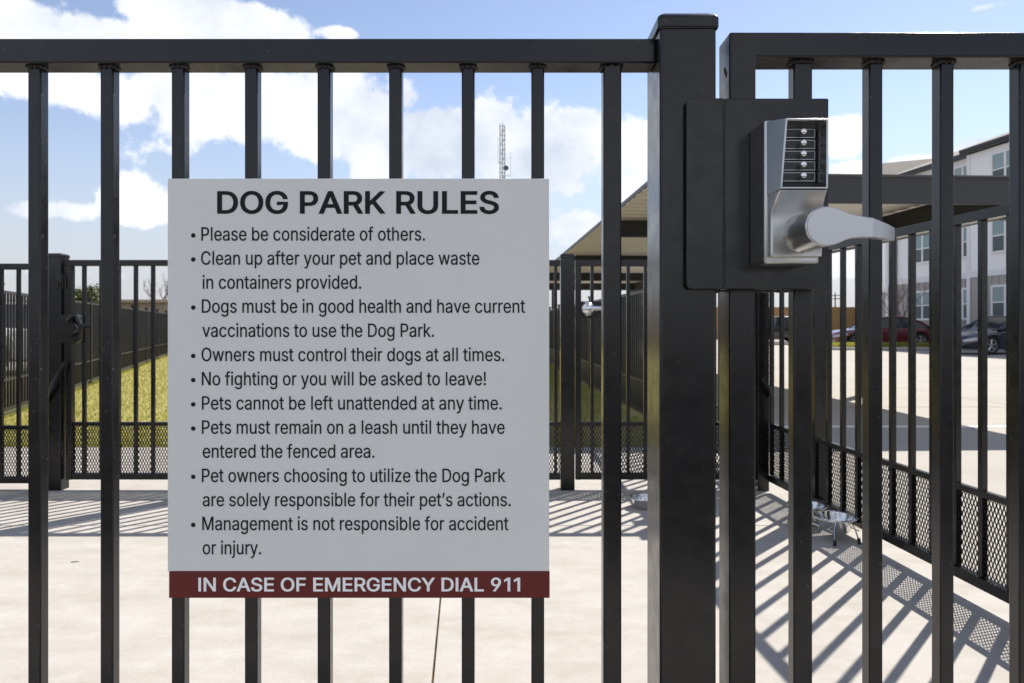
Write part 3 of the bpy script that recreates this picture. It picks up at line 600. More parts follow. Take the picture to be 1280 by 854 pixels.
def write(name, txt, x0, x1, base, cap, m, parent, weight=(0, 0), bullet=None, y=-.0006):
    vv, ff, pen = [], [], 0.0
    for ch in txt:
        if ch != ' ':
            V, T = glyph(ch, *weight); n0 = len(vv)
            used = sorted({i for t in T for i in t}); idx = {i: n0 + k for k, i in enumerate(used)}
            vv += [(pen + V[i].x, V[i].y) for i in used]; ff += [tuple(idx[i] for i in t) for t in T]
        pen += GLYPHS[ch][0]
    a, b = min(v[0] for v in vv), max(v[0] for v in vv)
    X0, X1 = PX(x0, SG) - ox, PX(x1, SG) - ox; kx = (X1 - X0) / (b - a); kz = cap / F * SG / (509.0 + 2 * weight[1]); zb = PZ(base, SG) - oz
    vv = [(X0 + (p[0] - a) * kx, y, zb + (p[1] + weight[1]) * kz) for p in vv]
    if bullet:
        n0 = len(vv); c = (PX(bullet[0], SG) - ox, PZ(bullet[1], SG) - oz); r = 2.8 / F * SG
        vv += [(c[0] + r * math.cos(R(20 * k)), y, c[1] + r * math.sin(R(20 * k))) for k in range(18)]; ff.append(tuple(range(n0, n0 + 18)))
    me = bpy.data.meshes.new(name); me.from_pydata(vv, [], ff); me.update(); me.materials.append(M[m])
    o = bpy.data.objects.new(name, me); COL.objects.link(o); o.parent = parent
    return o
write('title', 'DOG PARK RULES', 271.6, 623.6, 267.4, 28.3, 'ink', sign, (19, 15))
LINES = [('Please be considerate of others.', 251.8, 531.3, 301.0, 1), ('Clean up after your pet and place waste', 251.5, 599.2, 331.1, 1), ('in containers provided.', 253.3, 451.6, 361.2, 0),
         ('Dogs must be in good health and have current', 252.4, 656.4, 391.2, 1), ('vaccinations to use the Dog Park.', 253, 542.6, 421.4, 0), ('Owners must control their dogs at all times.', 252, 630.3, 451.6, 1),
         ('No fighting or you will be asked to leave!', 252.4, 607.4, 481.8, 1), ('Pets cannot be left unattended at any time.', 252.5, 627.2, 512.2, 1), ('Pets must remain on a leash until they have', 252.5, 630.8, 542.4, 1),
         ('entered the fenced area.', 253.5, 468.2, 572.4, 0), ('Pet owners choosing to utilize the Dog Park', 252.5, 631.8, 602.7, 1), ('are solely responsible for their pet\u2019s actions.', 253.5, 638.4, 632.9, 0),
         ('Management is not responsible for accident', 253, 635.7, 662.8, 1), ('or injury.', 253.5, 326.6, 693.0, 0)]
for txt, a, b, base, bul in LINES:
    write('rule_text', txt, a, b, base, 16.9, 'ink', sign, (7, 3), (241.7, base - 6.6) if bul else None)
write('emergency_text', 'IN CASE OF EMERGENCY DIAL 911', 248.2, 650.2, 739.2, 17.3, 'ink_white', band, (17, 13), y=-.0009)

# --- rear fence line of the entry pen
RY = 4.69
lp = thing('picket_fence', 'rear black fence panel left of the gate with the dark latch', 'fence', (-4.62, RY, 0))
x1 = PX(62, RY) + 4.62
infill(lp, 0, x1, [p for p in prange((PX(2, RY) + 4.62) % .1145, x1, .1145)], dz=-.024, bevel=.0015)
post_mesh('fence_post', 'black rear post left of the sign with a hinge and closer arm', PX(73, RY) , RY, .09, .09, 1.565)
lg = thing('gate', 'rear black gate left of the sign with a dark lever latch', 'gate', (PX(84.5, RY), RY, 0))
gw = 1.14
def gate_frame(root, w, pxs, top=ZT):
    MB().box(0, .038, -.02, .02, ZB, top - .0395).build('stile', 'paint', root, bevel=.0018)
    MB().box(w - .038, w, -.02, .02, ZB, top - .0395).build('stile', 'paint', root, bevel=.0018)
    MB().box(0, w, -.02, .02, top - .039, top).build('top_rail', 'paint', root, bevel=.0018)
    MB().box(.039, w - .039, -.0125, .0125, ZM - .026, ZM).build('middle_rail', 'paint', root, bevel=.0015)
    MB().box(.039, w - .039, -.019, .019, ZB + .001, ZB + .043).build('bottom_rail', 'paint', root, bevel=.0015)
    f = None
    for p in pxs:
        if f is None: f = MB().box(-.011, .011, -.011, .011, ZB + .044, top - .0395).build('picket', 'paint', root, bevel=.0015, loc=(p, 0, 0)); continue
        part_copy(f, root, p - f.location.x)
    diamond(.039, w - .039, ZB + .044, ZM - .027, .0128).build('mesh_panel', 'paint', root, normals=False)
gate_frame(lg, gw, [PX(p, RY) - PX(84.5, RY) for p in (105.5, 127, 148.5, 170, 191.5, 213, 234.5, 256, 277.5)])
# black latch with lever, hinges, closer
def G(px): return PX(px, RY) - PX(84.5, RY)
lt = MB().prism(rrect(G(82), G(107), PZ(428, RY), PZ(394, RY), .02), 'y', -.075, -.02).build('latch', 'paint', lg, bevel=.006, seg=3)
MB().lathe([(.052, -.076), (.052, -.10), (.045, -.108)], (G(97), 0, PZ(411, RY)), 24, 'y').build('lever_hub', 'paint', lt, smooth=True)
MB().tube([(G(97), -.11, PZ(401, RY)), (G(103), -.112, PZ(395, RY)), (G(108), -.115, PZ(394, RY)), (G(112), -.118, PZ(402, RY)), (G(114.5), -.118, PZ(407, RY)), (G(126), -.115, PZ(408, RY))], [.014, .015, .014, .014, .015, .013], 8).build('lever_arm', 'bright_steel' if False else 'paint', lt, smooth=True)
for yy in (352, 560):
    MB().lathe([(.014, -.05), (.016, -.045), (.016, .045), (.014, .05)], (G(80), -.045, PZ(yy, RY)), 14).build('hinge', 'paint', lg, smooth=True)
MB().tube([(G(66), -.06, PZ(501, RY)), (G(76), -.085, PZ(478, RY)), (G(86), -.05, PZ(453, RY))], [.012, .013, .009], 8).build('closer_arm', 'paint', lg, smooth=True)
post_mesh('fence_post', 'black rear post hidden behind the rules sign', PX(309, RY), RY, .09, .09, 1.565)
mp_ = thing('picket_fence', 'rear black fence panel behind the sign reaching its right edge', 'fence', (PX(318, RY), RY, 0))
w = PX(700, RY) - PX(318, RY)
infill(mp_, 0, w, prange(.06, w - .02, .1145), bevel=.0015)
post_mesh('fence_post', 'black rear post just right of the sign beside the silver lever', PX(709, RY), RY, .092, .09, 1.562)
rg = thing('gate', 'rear black gate with a round silver lever right of the sign', 'gate', (PX(719, RY), RY, 0))
gw = PX(945.5, RY) - PX(719, RY)
gate_frame(rg, gw, [PX(p, RY) - PX(719, RY) for p in (740, 762, 785, 806.5, 828, 849.5, 871, 892.5, 914, 932)])
def G(px): return PX(px, RY) - PX(719, RY)
pl = MB().prism(rrect(G(718.5), G(757), PZ(398, RY), PZ(377, RY), .008), 'y', -.036, -.021).build('lock_plate', 'paint', rg, bevel=.002)
MB().lathe([(.030, -.0365), (.040, -.045), (.0465, -.060), (.046, -.074), (.040, -.088), (.028, -.098), (.012, -.103), (.001, -.104)], (G(733), 0, PZ(386.5, RY)), 28, 'y').build('lever_hub', 'bright_steel', pl, smooth=True)
MB().tube([(G(734), -.078, PZ(386.3, RY)), (G(742), -.080, PZ(386, RY)), (G(758), -.080, PZ(386, RY))], [.019, .017, .014], 10).build('lever_arm', 'bright_steel', pl, smooth=True)
MB().tube([(G(947), -.10, PZ(472, RY)), (G(953), -.11, PZ(482, RY)), (G(959), -.09, PZ(496, RY))], [.010, .012, .014], 8).build('closer_arm', 'paint', rg, smooth=True)
post_mesh('fence_post', 'black corner post behind the keypad gate where the right fence begins', 1.655, RY - .02, .076, .076, 1.56)

# --- right fence of the pen, running towards the viewer
rz = math.atan2(1.13 - 4.67, right_x(1.13) - right_x(4.67))
ln = math.hypot(1.13 - 4.67, right_x(1.13) - right_x(4.67))
rf = thing('picket_fence', 'black picket fence along the right of the pen with a mesh foot', 'fence', (1.70, 4.67, 0), rz)
infill(rf, .05, ln - .04, prange(.053, ln - .05, .1439), top=1.541, rd=.040, pw=.024, bevel=.0015)
post_mesh('fence_post', 'black intermediate post in the right fence near the bowl stand', right_x(4.1) + .048, 4.1, .08, .08, 1.56, rz=R(4.1))

# --- perimeter fences of the dog park
def perimeter(label, p0, p1, bay=2.4, first_post=True, zt=1.50):
    dx, dy = p1[0] - p0[0], p1[1] - p0[1]; ln = math.hypot(dx, dy)
    root = thing('perimeter_fence', label, 'fence', (p0[0], p0[1], 0), math.atan2(dy, dx))
    n = max(1, round(ln / bay)); bw = ln / n
    pk = MB()
    for x in prange(.1, bw - .06, .1145): pk.box(x - .0105, x + .0105, -.0105, .0105, ZB + .04, zt - .035)
    pk = pk.build('picket_panel', 'far_paint', root)
    dm = diamond(.03, bw - .03, ZB + .04, ZM - .02, .012, flat=True, t=.0056).build('mesh_panel', 'far_paint', root, normals=False)
    rl = MB().box(0.03, bw - .03, -.02, .02, zt - .036, zt).build('top_rail', 'far_paint', root)
    rm = MB().box(0.03, bw - .03, -.0125, .0125, ZM - .025, ZM).build('middle_rail', 'far_paint', root)
    rb = MB().box(0.03, bw - .03, -.019, .019, ZB, ZB + .04).build('bottom_rail', 'far_paint', root)
    pt = MB().box(-.03, .03, -.03, .03, -.05, zt + .06).box(-.045, .045, -.045, .045, zt + .06, zt + .085).build('post', 'far_paint', root)
    for k in range(1, n):
        for o in (pk, dm, rl, rm, rb, pt): part_copy(o, root, k * bw)
    part_copy(pt, root, ln)
    return root
perimeter('long black perimeter fence running back along the left of the lawn', (left_x(1.2), 1.2), (left_x(31.5), 31.5))
perimeter('long black perimeter fence running back beside the carport', (right_x(4.95), 4.95), (right_x(31.5), 31.5))
perimeter('black perimeter fence closing the far end of the lawn', (left_x(31.5) + .1, 31.5), (right_x(31.5) - .1, 31.5))

# ------------------------------------------------------------------ carport
CZ = 2.78; CY0, CY1 = 7.88, 28.0
cp = thing('carport', 'long flat steel carport with dark fascia and beige ribbed roof deck', 'carport', (1.60, CY0, 0), math.atan2(1, 1e9) + R(2.7))
CW = 5.08; CL = CY1 - CY0
# fascia ring
fb = .31
MB().box(0, CW, 0, .03, CZ - fb, CZ).build('fascia', 'fascia', cp, bevel=.004)
MB().box(0, .02, .0305, CL, CZ - .058, CZ).build('side_fascia', 'fascia', cp, bevel=.004)
MB().box(CW - .02, CW, .0305, CL, CZ - .058, CZ).build('side_fascia', 'fascia', cp, bevel=.004)
MB().box(0, CW, CL + .0005, CL + .03, CZ - fb, CZ).build('fascia', 'fascia', cp, bevel=.004)
MB().box(-.02, CW + .02, -.03, .05, CZ + .0005, CZ + .018).build('drip_edge', mat('bronze_drip_edge', (.10, .09, .08), .4), cp)
# ribbed deck: ribs run across the stall (local x)
dk = MB(); pitch = .305; prof = []
y = .06
while y < CL - pitch:
    for (dy, z) in ((0, 0), (.10, 0), (.13, .024), (.245, .024), (.275, 0)): prof.append((y + dy, CZ - .050 + z))
    y += pitch
dk.loft([[(0.031, a, b) for a, b in prof], [(CW - .031, a, b) for a, b in prof]], cap=False, closed=False)
dk.build('roof_deck', 'soffit', cp, normals=False)
for gx in (.9, 4.05):
    MB().box(gx - .07, gx + .07, .05, CL - .05, CZ - .46, CZ - .087).build('long_girder', 'girder', cp, bevel=.004) if gx > 2 else None
MB().box(4.13, CW - .04, .10, .22, CZ - .46, CZ - .09).build('cross_beam', 'girder', cp)
for k in range(4):
    yy = 2.90 + k * 5.4
    MB().box(.12, 3.97, yy - .06, yy + .06, CZ - .34, CZ - .09).build('cross_beam', 'girder', cp, bevel=.004)
    MB().box(3.98, 4.12, yy - .07, yy + .07, -.02, CZ - .462).build('column', 'girder', cp, bevel=.004)

# ------------------------------------------------------------------ apartment building
BX, BY = 21.0, 39.5
rzb = math.atan2(-8.5, .9)
ap = thing('apartment_building', 'three storey apartment block with white siding over greige battens', 'building', (BX, BY, 0), rzb)
BL, BD, EZ = 24.0, 14.0, 9.02
s0, s1, bj = 6.55, 12.2, .38
def wall_run(a, b, yo, parent, first=False):
    lo = MB().box(a, b, yo, BD if yo == 0 else 0.3, -.05, 3.28).build('lower_wall', 'batten', parent)
    hi = MB().box(a, b, yo, BD if yo == 0 else 0.3, 3.56, EZ).build('upper_wall', 'siding', parent)
    MB().box(a - .01, b + .01, yo - .03, .2, 3.285, 3.555).build('band_trim', 'trim', parent)
wall_run(0, BL, 0, ap); wall_run(s0, s1, -bj, ap)
bt = MB()
for k in range(int(BL / .41)):
    x = .2 + k * .41
    yo = -bj if s0 < x < s1 else 0
    bt.box(x - .03, x + .03, yo - .022, yo - .001, -.05, 3.28)
bt.build('batten_strip', 'batten', ap)
for x, yo in ((.08, 0), (s0 + .09, -bj), (s1 - .09, -bj)):
    MB().box(x - .10, x + .10, yo - .035, yo - .001, -.05, EZ).build('corner_board', 'trim', ap)
MB().tube([(.95, -.09, .1), (.95, -.09, EZ)], .055, 10).build('downpipe', 'eave', ap)
def window(s, w, z0, z1, yo, panes=2):
    f = MB(); t = .10
    f.box(s, s + t, yo - .05, yo - .001, z0, z1).box(s + w - t, s + w, yo - .05, yo - .001, z0, z1).box(s + t, s + w - t, yo - .05, yo - .001, z1 - t, z1).box(s + t, s + w - t, yo - .06, yo - .001, z0, z0 + t)
    if panes == 2: f.box(s + w / 2 - .06, s + w / 2 + .06, yo - .048, yo - .001, z0 + t, z1 - t)
    zm = (z0 + z1) / 2
    f.box(s + t, s + w / 2 - .061 if panes == 2 else s + w - t, yo - .044, yo - .001, zm - .03, zm + .03)
    if panes == 2: f.box(s + w / 2 + .061, s + w - t, yo - .044, yo - .001, zm - .03, zm + .03)
    o = f.build('window', 'trim', ap)
    MB().box(s + t, s + w - t, yo - .03, yo - .022, zm, z1 - t).build('upper_pane', 'glass', o)
    MB().box(s + t, s + w - t, yo - .026, yo - .018, z0 + t, zm).build('lower_pane', 'glass_low', o)
for z0, z1 in ((1.32, 2.86), (4.26, 5.82), (7.2, 8.75)):
    for s, w, yo in ((2.25, 1.5, 0), (5.2, 1.25, 0), (8.0, 1.6, -bj), (10.2, 1.5, -bj), (13.6, 1.6, 0), (17.5, 1.6, 0)):
        window(s, w, z0, z1, yo)
# roofs: low hip over the block and a shed over the bay, with dark eaves
oh = .28
rf_ = MB(); a = [(-oh, -oh), (BL + oh, -oh), (BL + oh, BD + oh), (-oh, BD + oh)]
rr = [(5.5, BD / 2 - .3), (BL - 5.5, BD / 2 - .3), (BL - 5.5, BD / 2 + .3), (5.5, BD / 2 + .3)]
rf_.loft([[(x, y, EZ + .202) for x, y in a], [(x, y, EZ + 3.0) for x, y in rr]]); rf_.build('roof', 'shingle', ap)
MB().prism(a, 'z', EZ + .002, EZ + .20).build('eave', 'eave', ap)
MB().prism([(s0 - .2, -bj - .24), (s1 + .2, -bj - .24), (s1 + .2, -.29), (s0 - .2, -.29)], 'z', EZ + .04, EZ + .27).build('bay_eave', 'eave', ap)
MB().prism([(s0 - .2, -bj - .27), (s1 + .2, -bj - .27), (s1 + .2, -bj - .241), (s0 - .2, -bj - .241)], 'z', EZ + .12, EZ + .26).build('gutter', 'eave', ap)
# second block farther back on the left: its corner and roof show beside the first
wg = thing('apartment_building', 'farther apartment block with a low brown gable roof behind the first', 'building', (24.55, 47.4, 0), R(-27))
MB().box(0, 11, 0, 10, 0, 3.28).build('lower_wall', 'batten', wg); MB().box(0, 11, 0, 10, 3.56, 9.4).build('upper_wall', 'siding', wg)
MB().box(-.03, 11, -.03, .2, 3.285, 3.555).build('band_trim', 'trim', wg)
MB().box(-.02, .16, -.035, -.001, 0, 9.4).build('corner_board', 'trim', wg)
MB().prism([(.02, 9.402), (9.98, 9.402), (5, 12.5)], 'x', .02, 10.98).build('gable_wall', 'siding', wg)
MB().prism([(-.6, 9.30), (5, 12.75), (10.6, 9.30), (10.6, 9.48), (5, 12.95), (-.6, 9.48)], 'x', -.5, 11.5).build('roof', 'shingle', wg)

# ------------------------------------------------------------------ cars
def car(name, label, loc, heading, paint, Ln=4.8, Wd=1.82, Ht=1.46, suv=False):
    """local x points forward (front at +L/2)"""
    root = thing(name, label, 'car', loc, heading)
    H = Ln / 2; wr = .34 if not suv else .37; fa, ra = H - .92, -H + 1.0; sill = .24 if not suv else .30
    def lerp(tab, x):
        for (a, va), (b, vb) in zip(tab, tab[1:]):
            if a <= x <= b:
                t = (x - a) / (b - a); t = t * t * (3 - 2 * t) if abs(vb - va) > .2 else t
                return va + (vb - va) * t
        return tab[0][1] if x < tab[0][0] else tab[-1][1]
    belt = Ht * .655
    if suv: top = [(-H, belt - .1), (-H + .12, belt + .03), (-H + .5, belt + .02), (H * .30, belt), (H * .42, belt - .01), (H - .5, belt - .12), (H - .1, belt - .26), (H, belt - .48)]
    else: top = [(-H, belt - .14), (-H + .10, belt + .0), (-H + .75, belt + .02), (H * .28, belt - .02), (H * .40, belt - .04), (H - .55, belt - .15), (H - .12, belt - .28), (H, belt - .46)]
    wid = [(-H, Wd * .40), (-H + .25, Wd * .475), (-H + 1, Wd * .5), (H - 1.2, Wd * .5), (H - .4, Wd * .465), (H - .1, Wd * .41), (H, Wd * .34)]
    xs = sorted(set([round(-H + Ln * k / 64, 4) for k in range(65)] + [fa + wr * 1.13 * math.cos(R(q)) for q in range(0, 181, 12)] + [ra + wr * 1.13 * math.cos(R(q)) for q in range(0, 181, 12)]))
    rings = []
    for x in xs:
        zt, hw = lerp(top, x), lerp(wid, x); zb = sill + (.10 * max(0, (abs(x) - H + .35) / .35))
        for cx in (fa, ra):
            q = (wr * 1.13) ** 2 - (x - cx) ** 2
            if q > 0: zb = max(zb, wr + math.sqrt(q))
        zs = zt - .10; zb = min(zb, zs - .06); zm = zb + (zs - zb) * .55
        rings.append([(x, -hw * .93, zb), (x, hw * .93, zb), (x, hw, zm), (x, hw * .965, zs), (x, hw * .86, zt - .02), (x, hw * .4, zt + .012), (x, -hw * .4, zt + .012), (x, -hw * .86, zt - .02), (x, -hw * .965, zs), (x, -hw, zm)])
    MB().loft(rings).build('body', paint, root, smooth=True)
    if suv: gx = [(H * .40, 0), (H * .10, .93), (-H * .1, 1), (-H * .75, .97), (-H + .22, .78), (-H + .08, 0)]
    else: gx = [(H * .44, 0), (H * .06, .93), (-H * .12, 1), (-H * .36, .96), (-H * .62, .55), (-H * .80, 0)]
    zt0 = belt - .03
    gl, ro = [], []
    for x, t in gx:
        z = zt0 + (Ht - .035 - zt0) * t; hw = Wd * (.455 - .11 * t)
        gl.append([(x, -Wd * .455, zt0 - .02), (x, Wd * .455, zt0 - .02), (x, hw, z), (x, hw * .5, z + .012 * t), (x, -hw * .5, z + .012 * t), (x, -hw, z)])
        if t > .5: ro.append((x, hw, z))
    MB().loft(gl).build('glazing', 'carglass', root, smooth=False)
    rr = MB(); rings = []
    for x, hw, z in ro: rings.append([(x, -hw - .012, z - .03), (x, hw + .012, z - .03), (x, hw + .004, z + .012), (x, hw * .5, z + .034), (x, -hw * .5, z + .034), (x, -hw - .004, z + .012)])
    rr.loft(rings).build('roof', paint, root, smooth=True)
    pil = MB()
    fx = gx[0][0]; f2 = gx[1][0]
    rx, r2 = gx[-1][0], (gx[-2][0])
    for sy in (-1, 1):
        def P(i, ex=.008):
            x, t = gx[i]; z = zt0 + (Ht - .035 - zt0) * t; return (x, sy * (Wd * (.455 - .11 * t) + ex), z)
        pil.tube([(fx, sy * Wd * .455, zt0), P(1)], .034, 6); pil.tube([P(1), P(2)], .03, 6)
        for i in range(2, len(gx) - 1): pil.tube([P(i), P(i + 1)], .034 if i < len(gx) - 3 else .05, 6)
        m = -H * .12; zz = zt0; pil.tube([(m, sy * (Wd * .46), zz), P(2)], .035, 6)
    pil.build('pillar', paint, root, smooth=True)
    # belt seam, door gaps, handles, mirrors
    dn = MB()
    for sy in (-1, 1):
        for x in (H * .30, -H * .12, -H * .52): dn.box(x - .006, x + .006, sy * Wd * .5 - .012, sy * Wd * .5 + .0025, sill + .10, zt0 - .12)
    dn.build('door_gap', 'dark', root)
    for sy in (-1, 1):
        for x in (H * .0 - .02, -H * .42): MB().box(x - .09, x + .09, sy * Wd * .487 - .01, sy * Wd * .487 + .022, zt0 - .16, zt0 - .13).build('door_handle', paint, root, bevel=.006)
        MB().loft([[(H * .27 + a, sy * (Wd * .47), zt0 + .06 + b) for a, b in ((-.04, -.05), (.04, -.05), (.04, .05), (-.04, .05))], [(H * .27 + a, sy * (Wd * .58), zt0 + .07 + b) for a, b in ((-.05, -.06), (.06, -.05), (.05, .06), (-.05, .07))]]).build('mirror', paint, root, bevel=.015)
        zl = lerp(top, H - .25) - .14
        MB().loft([[(H - .52, sy * (Wd * .472 + .004), zl + b) for b in (0, .05, .10)] , [(H - .28, sy * (Wd * .452 + .006), zl + b) for b in (-.05, .03, .07)], [(H - .05, sy * (Wd * .385 + .006), zl + b) for b in (-.09, -.03, .02)], [(H + .004, sy * Wd * .30, zl + b) for b in (-.10, -.06, -.02)]], cap=False, closed=False).build('headlight', 'lampglass', root)
        MB().box(H - .62, H - .54, sy * (Wd * .478) - .012, sy * (Wd * .478) + .008, zl - .02, zl + .03).build('side_marker', 'amber', root, bevel=.004)
        MB().loft([[(-H + .30, sy * (Wd * .478 + .004), belt - c) for c in (.10, .24)], [(-H + .05, sy * (Wd * .425 + .012), belt - c) for c in (.10, .26)], [(-H - .006, sy * Wd * .30, belt - c) for c in (.16, .27)]], cap=False, closed=False).build('tail_light', 'tail', root)
    MB().box(H - .02, H + .006, -Wd * .28, Wd * .28, sill + .10, sill + .27).build('grille', 'dark', root, bevel=.01)
    MB().box(-H - .006, -H + .02, -.26, .26, belt - .33, belt - .20).build('number_plate', 'trim', root)
    MB().box(-H + .3, H - .3, -Wd * .44, Wd * .44, sill - .04, sill + .02).build('underbody', 'dark', root)
    for cx in (fa, ra):
        for sy in (-1, 1):
            yo = sy * (Wd * .5 - .005); yi = sy * (Wd * .5 - .22)
            ty = MB().lathe([(wr * .66, yo - sy * .02), (wr * .92, yo), (wr, yo - sy * .03), (wr, yi), (wr * .66, yi)], (cx, 0, wr), 28, 'y', cap=False).build('tyre', 'tyre', root, smooth=True)
            MB().lathe([(wr * .67, yo - sy * .06), (.0, yo - sy * .06)], (cx, 0, wr), 24, 'y', cap=False).build('brake_disc', 'dark', ty)
            rm = MB(); rm.lathe([(wr * .67, yo - sy * .05), (wr * .68, yo - sy * .012), (wr * .60, yo - sy * .014), (wr * .60, yo - sy * .05)], (cx, 0, wr), 28, 'y', cap=False)
            rm.lathe([(.07, yo - sy * .05), (.07, yo - sy * .018), (.02, yo - sy * .012)], (cx, 0, wr), 12, 'y')
            for k in range(5):
                a = R(72 * k + 18)
                rm.tube([(cx + .05 * math.cos(a), yo - sy * .025, wr + .05 * math.sin(a)), (cx + wr * .64 * math.cos(a), yo - sy * .022, wr + wr * .64 * math.sin(a))], [.034, .03], 6)
            rm.build('rim', 'rim', ty, smooth=True)
    return root
car('parked_car', 'maroon saloon car parked side on behind the grass island', (17.75, 34.0, 0), R(180), 'red', Ln=4.95, Wd=1.85, Ht=1.50)
car('parked_car', 'dark navy saloon car parked nose left in front of the apartments', (18.6, 26.75, 0), R(194), 'navy', Ln=4.75, Wd=1.82, Ht=1.45)
car('parked_car', 'black estate car seen far off in front of the cedar fence', (16.6, 45.0, 0), R(180), 'black', Ln=4.8, Wd=1.9, Ht=1.62, suv=True)
car('parked_car', 'white estate car behind the perimeter fence at far left', (-11.6, 17.0, 0), R(64), 'white', Ln=4.7, Wd=1.88, Ht=1.62, suv=True)
structure(MB().box(PX(1062, 32.6), PX(1080, 32.6), 32.45, 32.65, -.004, .12).build('red_kerb', 'redkerb', bevel=.02))

# ------------------------------------------------------------------ far things
cf = thing('cedar_fence', 'tan cedar board fence standing behind the parked cars', 'fence', (6, 53, 0))
bd = MB()
for k in range(150):
    x = k * .142; h = 2.42 + rnd.uniform(-.02, .02); bd.box(x, x + .137, 0, .02, 0, h)
bd.build('board_panel', 'cedar', cf)
for z in (.3, 1.2, 2.1): MB().box(0, 21.3, .021, .06, z, z + .09).build('fence_rail', 'cedar', cf)
# tan building far left
tb = thing('metal_building', 'low tan metal building beyond the left perimeter fence', 'building', (-37.5, 61, 0), R(-4))
wl = MB(); pr = []
x = 0
while x < 24:
    for dx, dy in ((0, 0), (.5, 0), (.54, -.05), (.66, -.05), (.7, 0)): pr.append((x + dx, dy))
    x += .75
wl.loft([[(a, b, 0) for a, b in pr], [(a, b, 3.0) for a, b in pr]], cap=False, closed=False); wl.build('wall', 'tanwall', tb)
MB().box(-.2, 24.6, .01, 14, 0, 2.99).build('wall_core', 'tanwall', tb)
MB().box(-.4, 24.8, -.3, 14.3, 3.005, 3.25).build('roof', mat('tan_roof_edge', (.42, .33, .24), .6), tb)
# left neighbour building (beige) behind the white car
nb = thing('beige_building', 'beige flat roofed building behind the white car at far left', 'building', (-36.6, 36.5, 0), R(3))
MB().box(0, 10.9, 0, 4, 0, 2.38).build('wall', mat('beige_render', (.42, .37, .29), .8, var=(1, .9, 1.08)), nb)
MB().box(-.2, 11.1, -.2, 4.2, 2.385, 2.55).build('roof', 'trim', nb)
for k in range(5): MB().box(.8 + k * 2, 1.9 + k * 2, -.03, -.002, 1.0, 1.9).build('window', 'glass_low', nb)

def tree(name, label, x, y, h, seed, leaves=0, spread=.55, trunk_r=.09, leaf_size=.10, levels=4):
    r = random.Random(seed); root = thing(name, label, 'tree', (x, y, -.02)); tips = []
    mb = MB()
    def grow(p, d, ln, rad, lv):
        pts = [p]; q = p.copy(); dd = d.copy()
        for k in range(3):
            dd = (dd + Vector((r.uniform(-.16, .16), r.uniform(-.16, .16), r.uniform(-.02, .12)))).normalized(); q = q + dd * ln / 3; pts.append(q.copy())
        mb.tube(pts, [rad, rad * .86, rad * .74, rad * .6], 6 if lv else 8)
        if lv >= 2: tips.append((q.copy(), lv))
        if lv < levels:
            for k in range(3 if lv else 5):
                a = r.uniform(0, 2 * math.pi); u = Vector((math.cos(a), math.sin(a), r.uniform(.15, .9)))
                st = pts[r.choice([1, 2, 3, 3])] if lv else pts[r.choice([2, 3, 3])]
                grow(st, (dd * .6 + u * spread).normalized(), ln * r.uniform(.55, .78), rad * .55, lv + 1)
    grow(Vector((0, 0, 0)), Vector((0, 0, 1)), h * .36, trunk_r, 0)
    mb.build('trunk', 'bark', root, smooth=True)
    if leaves:
        cm = MB()
        for k in range(leaves):
            c, lv = r.choice(tips); c = c + Vector((r.gauss(0, 1), r.gauss(0, 1), r.gauss(0, .8))) * h * .055
            a, b = r.uniform(0, 6.28), r.uniform(-1, 1); u = Vector((math.cos(a), math.sin(a), b)).normalized(); w = u.cross(Vector((r.uniform(-1, 1), r.uniform(-1, 1), 1))).normalized(); s = leaf_size * r.uniform(.6, 1.3)
            cm.quad(tuple(c - u * s), tuple(c + w * s * .5), tuple(c + u * s), tuple(c - w * s * .5))
        cm.build('crown', 'leaf', root, normals=False)
    return root
tree('broadleaf_tree', 'olive green leafy tree above the left perimeter fence', -33.5, 55, 4.6, 11, 5200, .75, .14, .16)
tree('broadleaf_tree', 'smaller pale green tree beside the larger leafy tree at left', -36.2, 58, 4.4, 15, 3600, .8, .12, .16)
tree('bare_tree', 'bare leafless tree rising beyond the tan building at left', -40.0, 80, 7.6, 21, 0, .5, .12)
tree('bare_tree', 'small bare tree standing in front of the apartment wall', 20.1, 36.6, 4.6, 5, 0, .6, .05)
# radio mast
tw = thing('radio_mast', 'tall thin lattice radio mast with a round dish above the sign', 'mast', (PX(628, 120), 120, 0))
TH = PZ(158, 120); hw = .42
lg_ = MB(); cr = MB(); tri = [(-hw, -.24), (hw, -.24), (0, .48)]
for x, y in tri: lg_.tube([(x, y, -.1), (x, y, TH)], .06, 6)
n = 44
for k in range(n):
    z0, z1 = TH * k / n, TH * (k + 1) / n
    for i in range(3):
        a, b = tri[i], tri[(i + 1) % 3]
        if k % 2: a, b = b, a
        cr.tube([(a[0], a[1], z0), (b[0], b[1], z1)], .032, 4); cr.tube([(a[0], a[1], z1), (b[0], b[1], z1)], .03, 4)
lg_.build('mast_leg', 'tower', tw); cr.build('bracing', 'tower', tw)
MB().lathe([(.05, .1), (.42, .0), (.44, -.12), (.40, -.14), (.05, -.05)], (.62, -.45, PZ(211, 120)), 20, 'y').build('dish', mat('dish_grey', (.10, .11, .13), .6), tw, smooth=True)
for (ax, z0, z1) in ((-.42, 158, 150), (.42, 160, 153), (.05, 156, 149)): MB().tube([(ax, 0, PZ(z0 + 4, 120)), (ax, 0, PZ(z1 + 5, 120))], .06, 5).build('antenna', 'tower', tw)
for (ax, za, zb) in ((-.75, 205, 172), (1.4, 222, 190)):
    MB().tube([(ax, 0, PZ(za, 120)), (ax, 0, PZ(zb, 120))], .02, 4).tube([(-.4, 0, PZ(za - 2, 120)), (ax, 0, PZ(za - 2, 120))], .04, 4).build('whip_antenna', 'tower', tw)
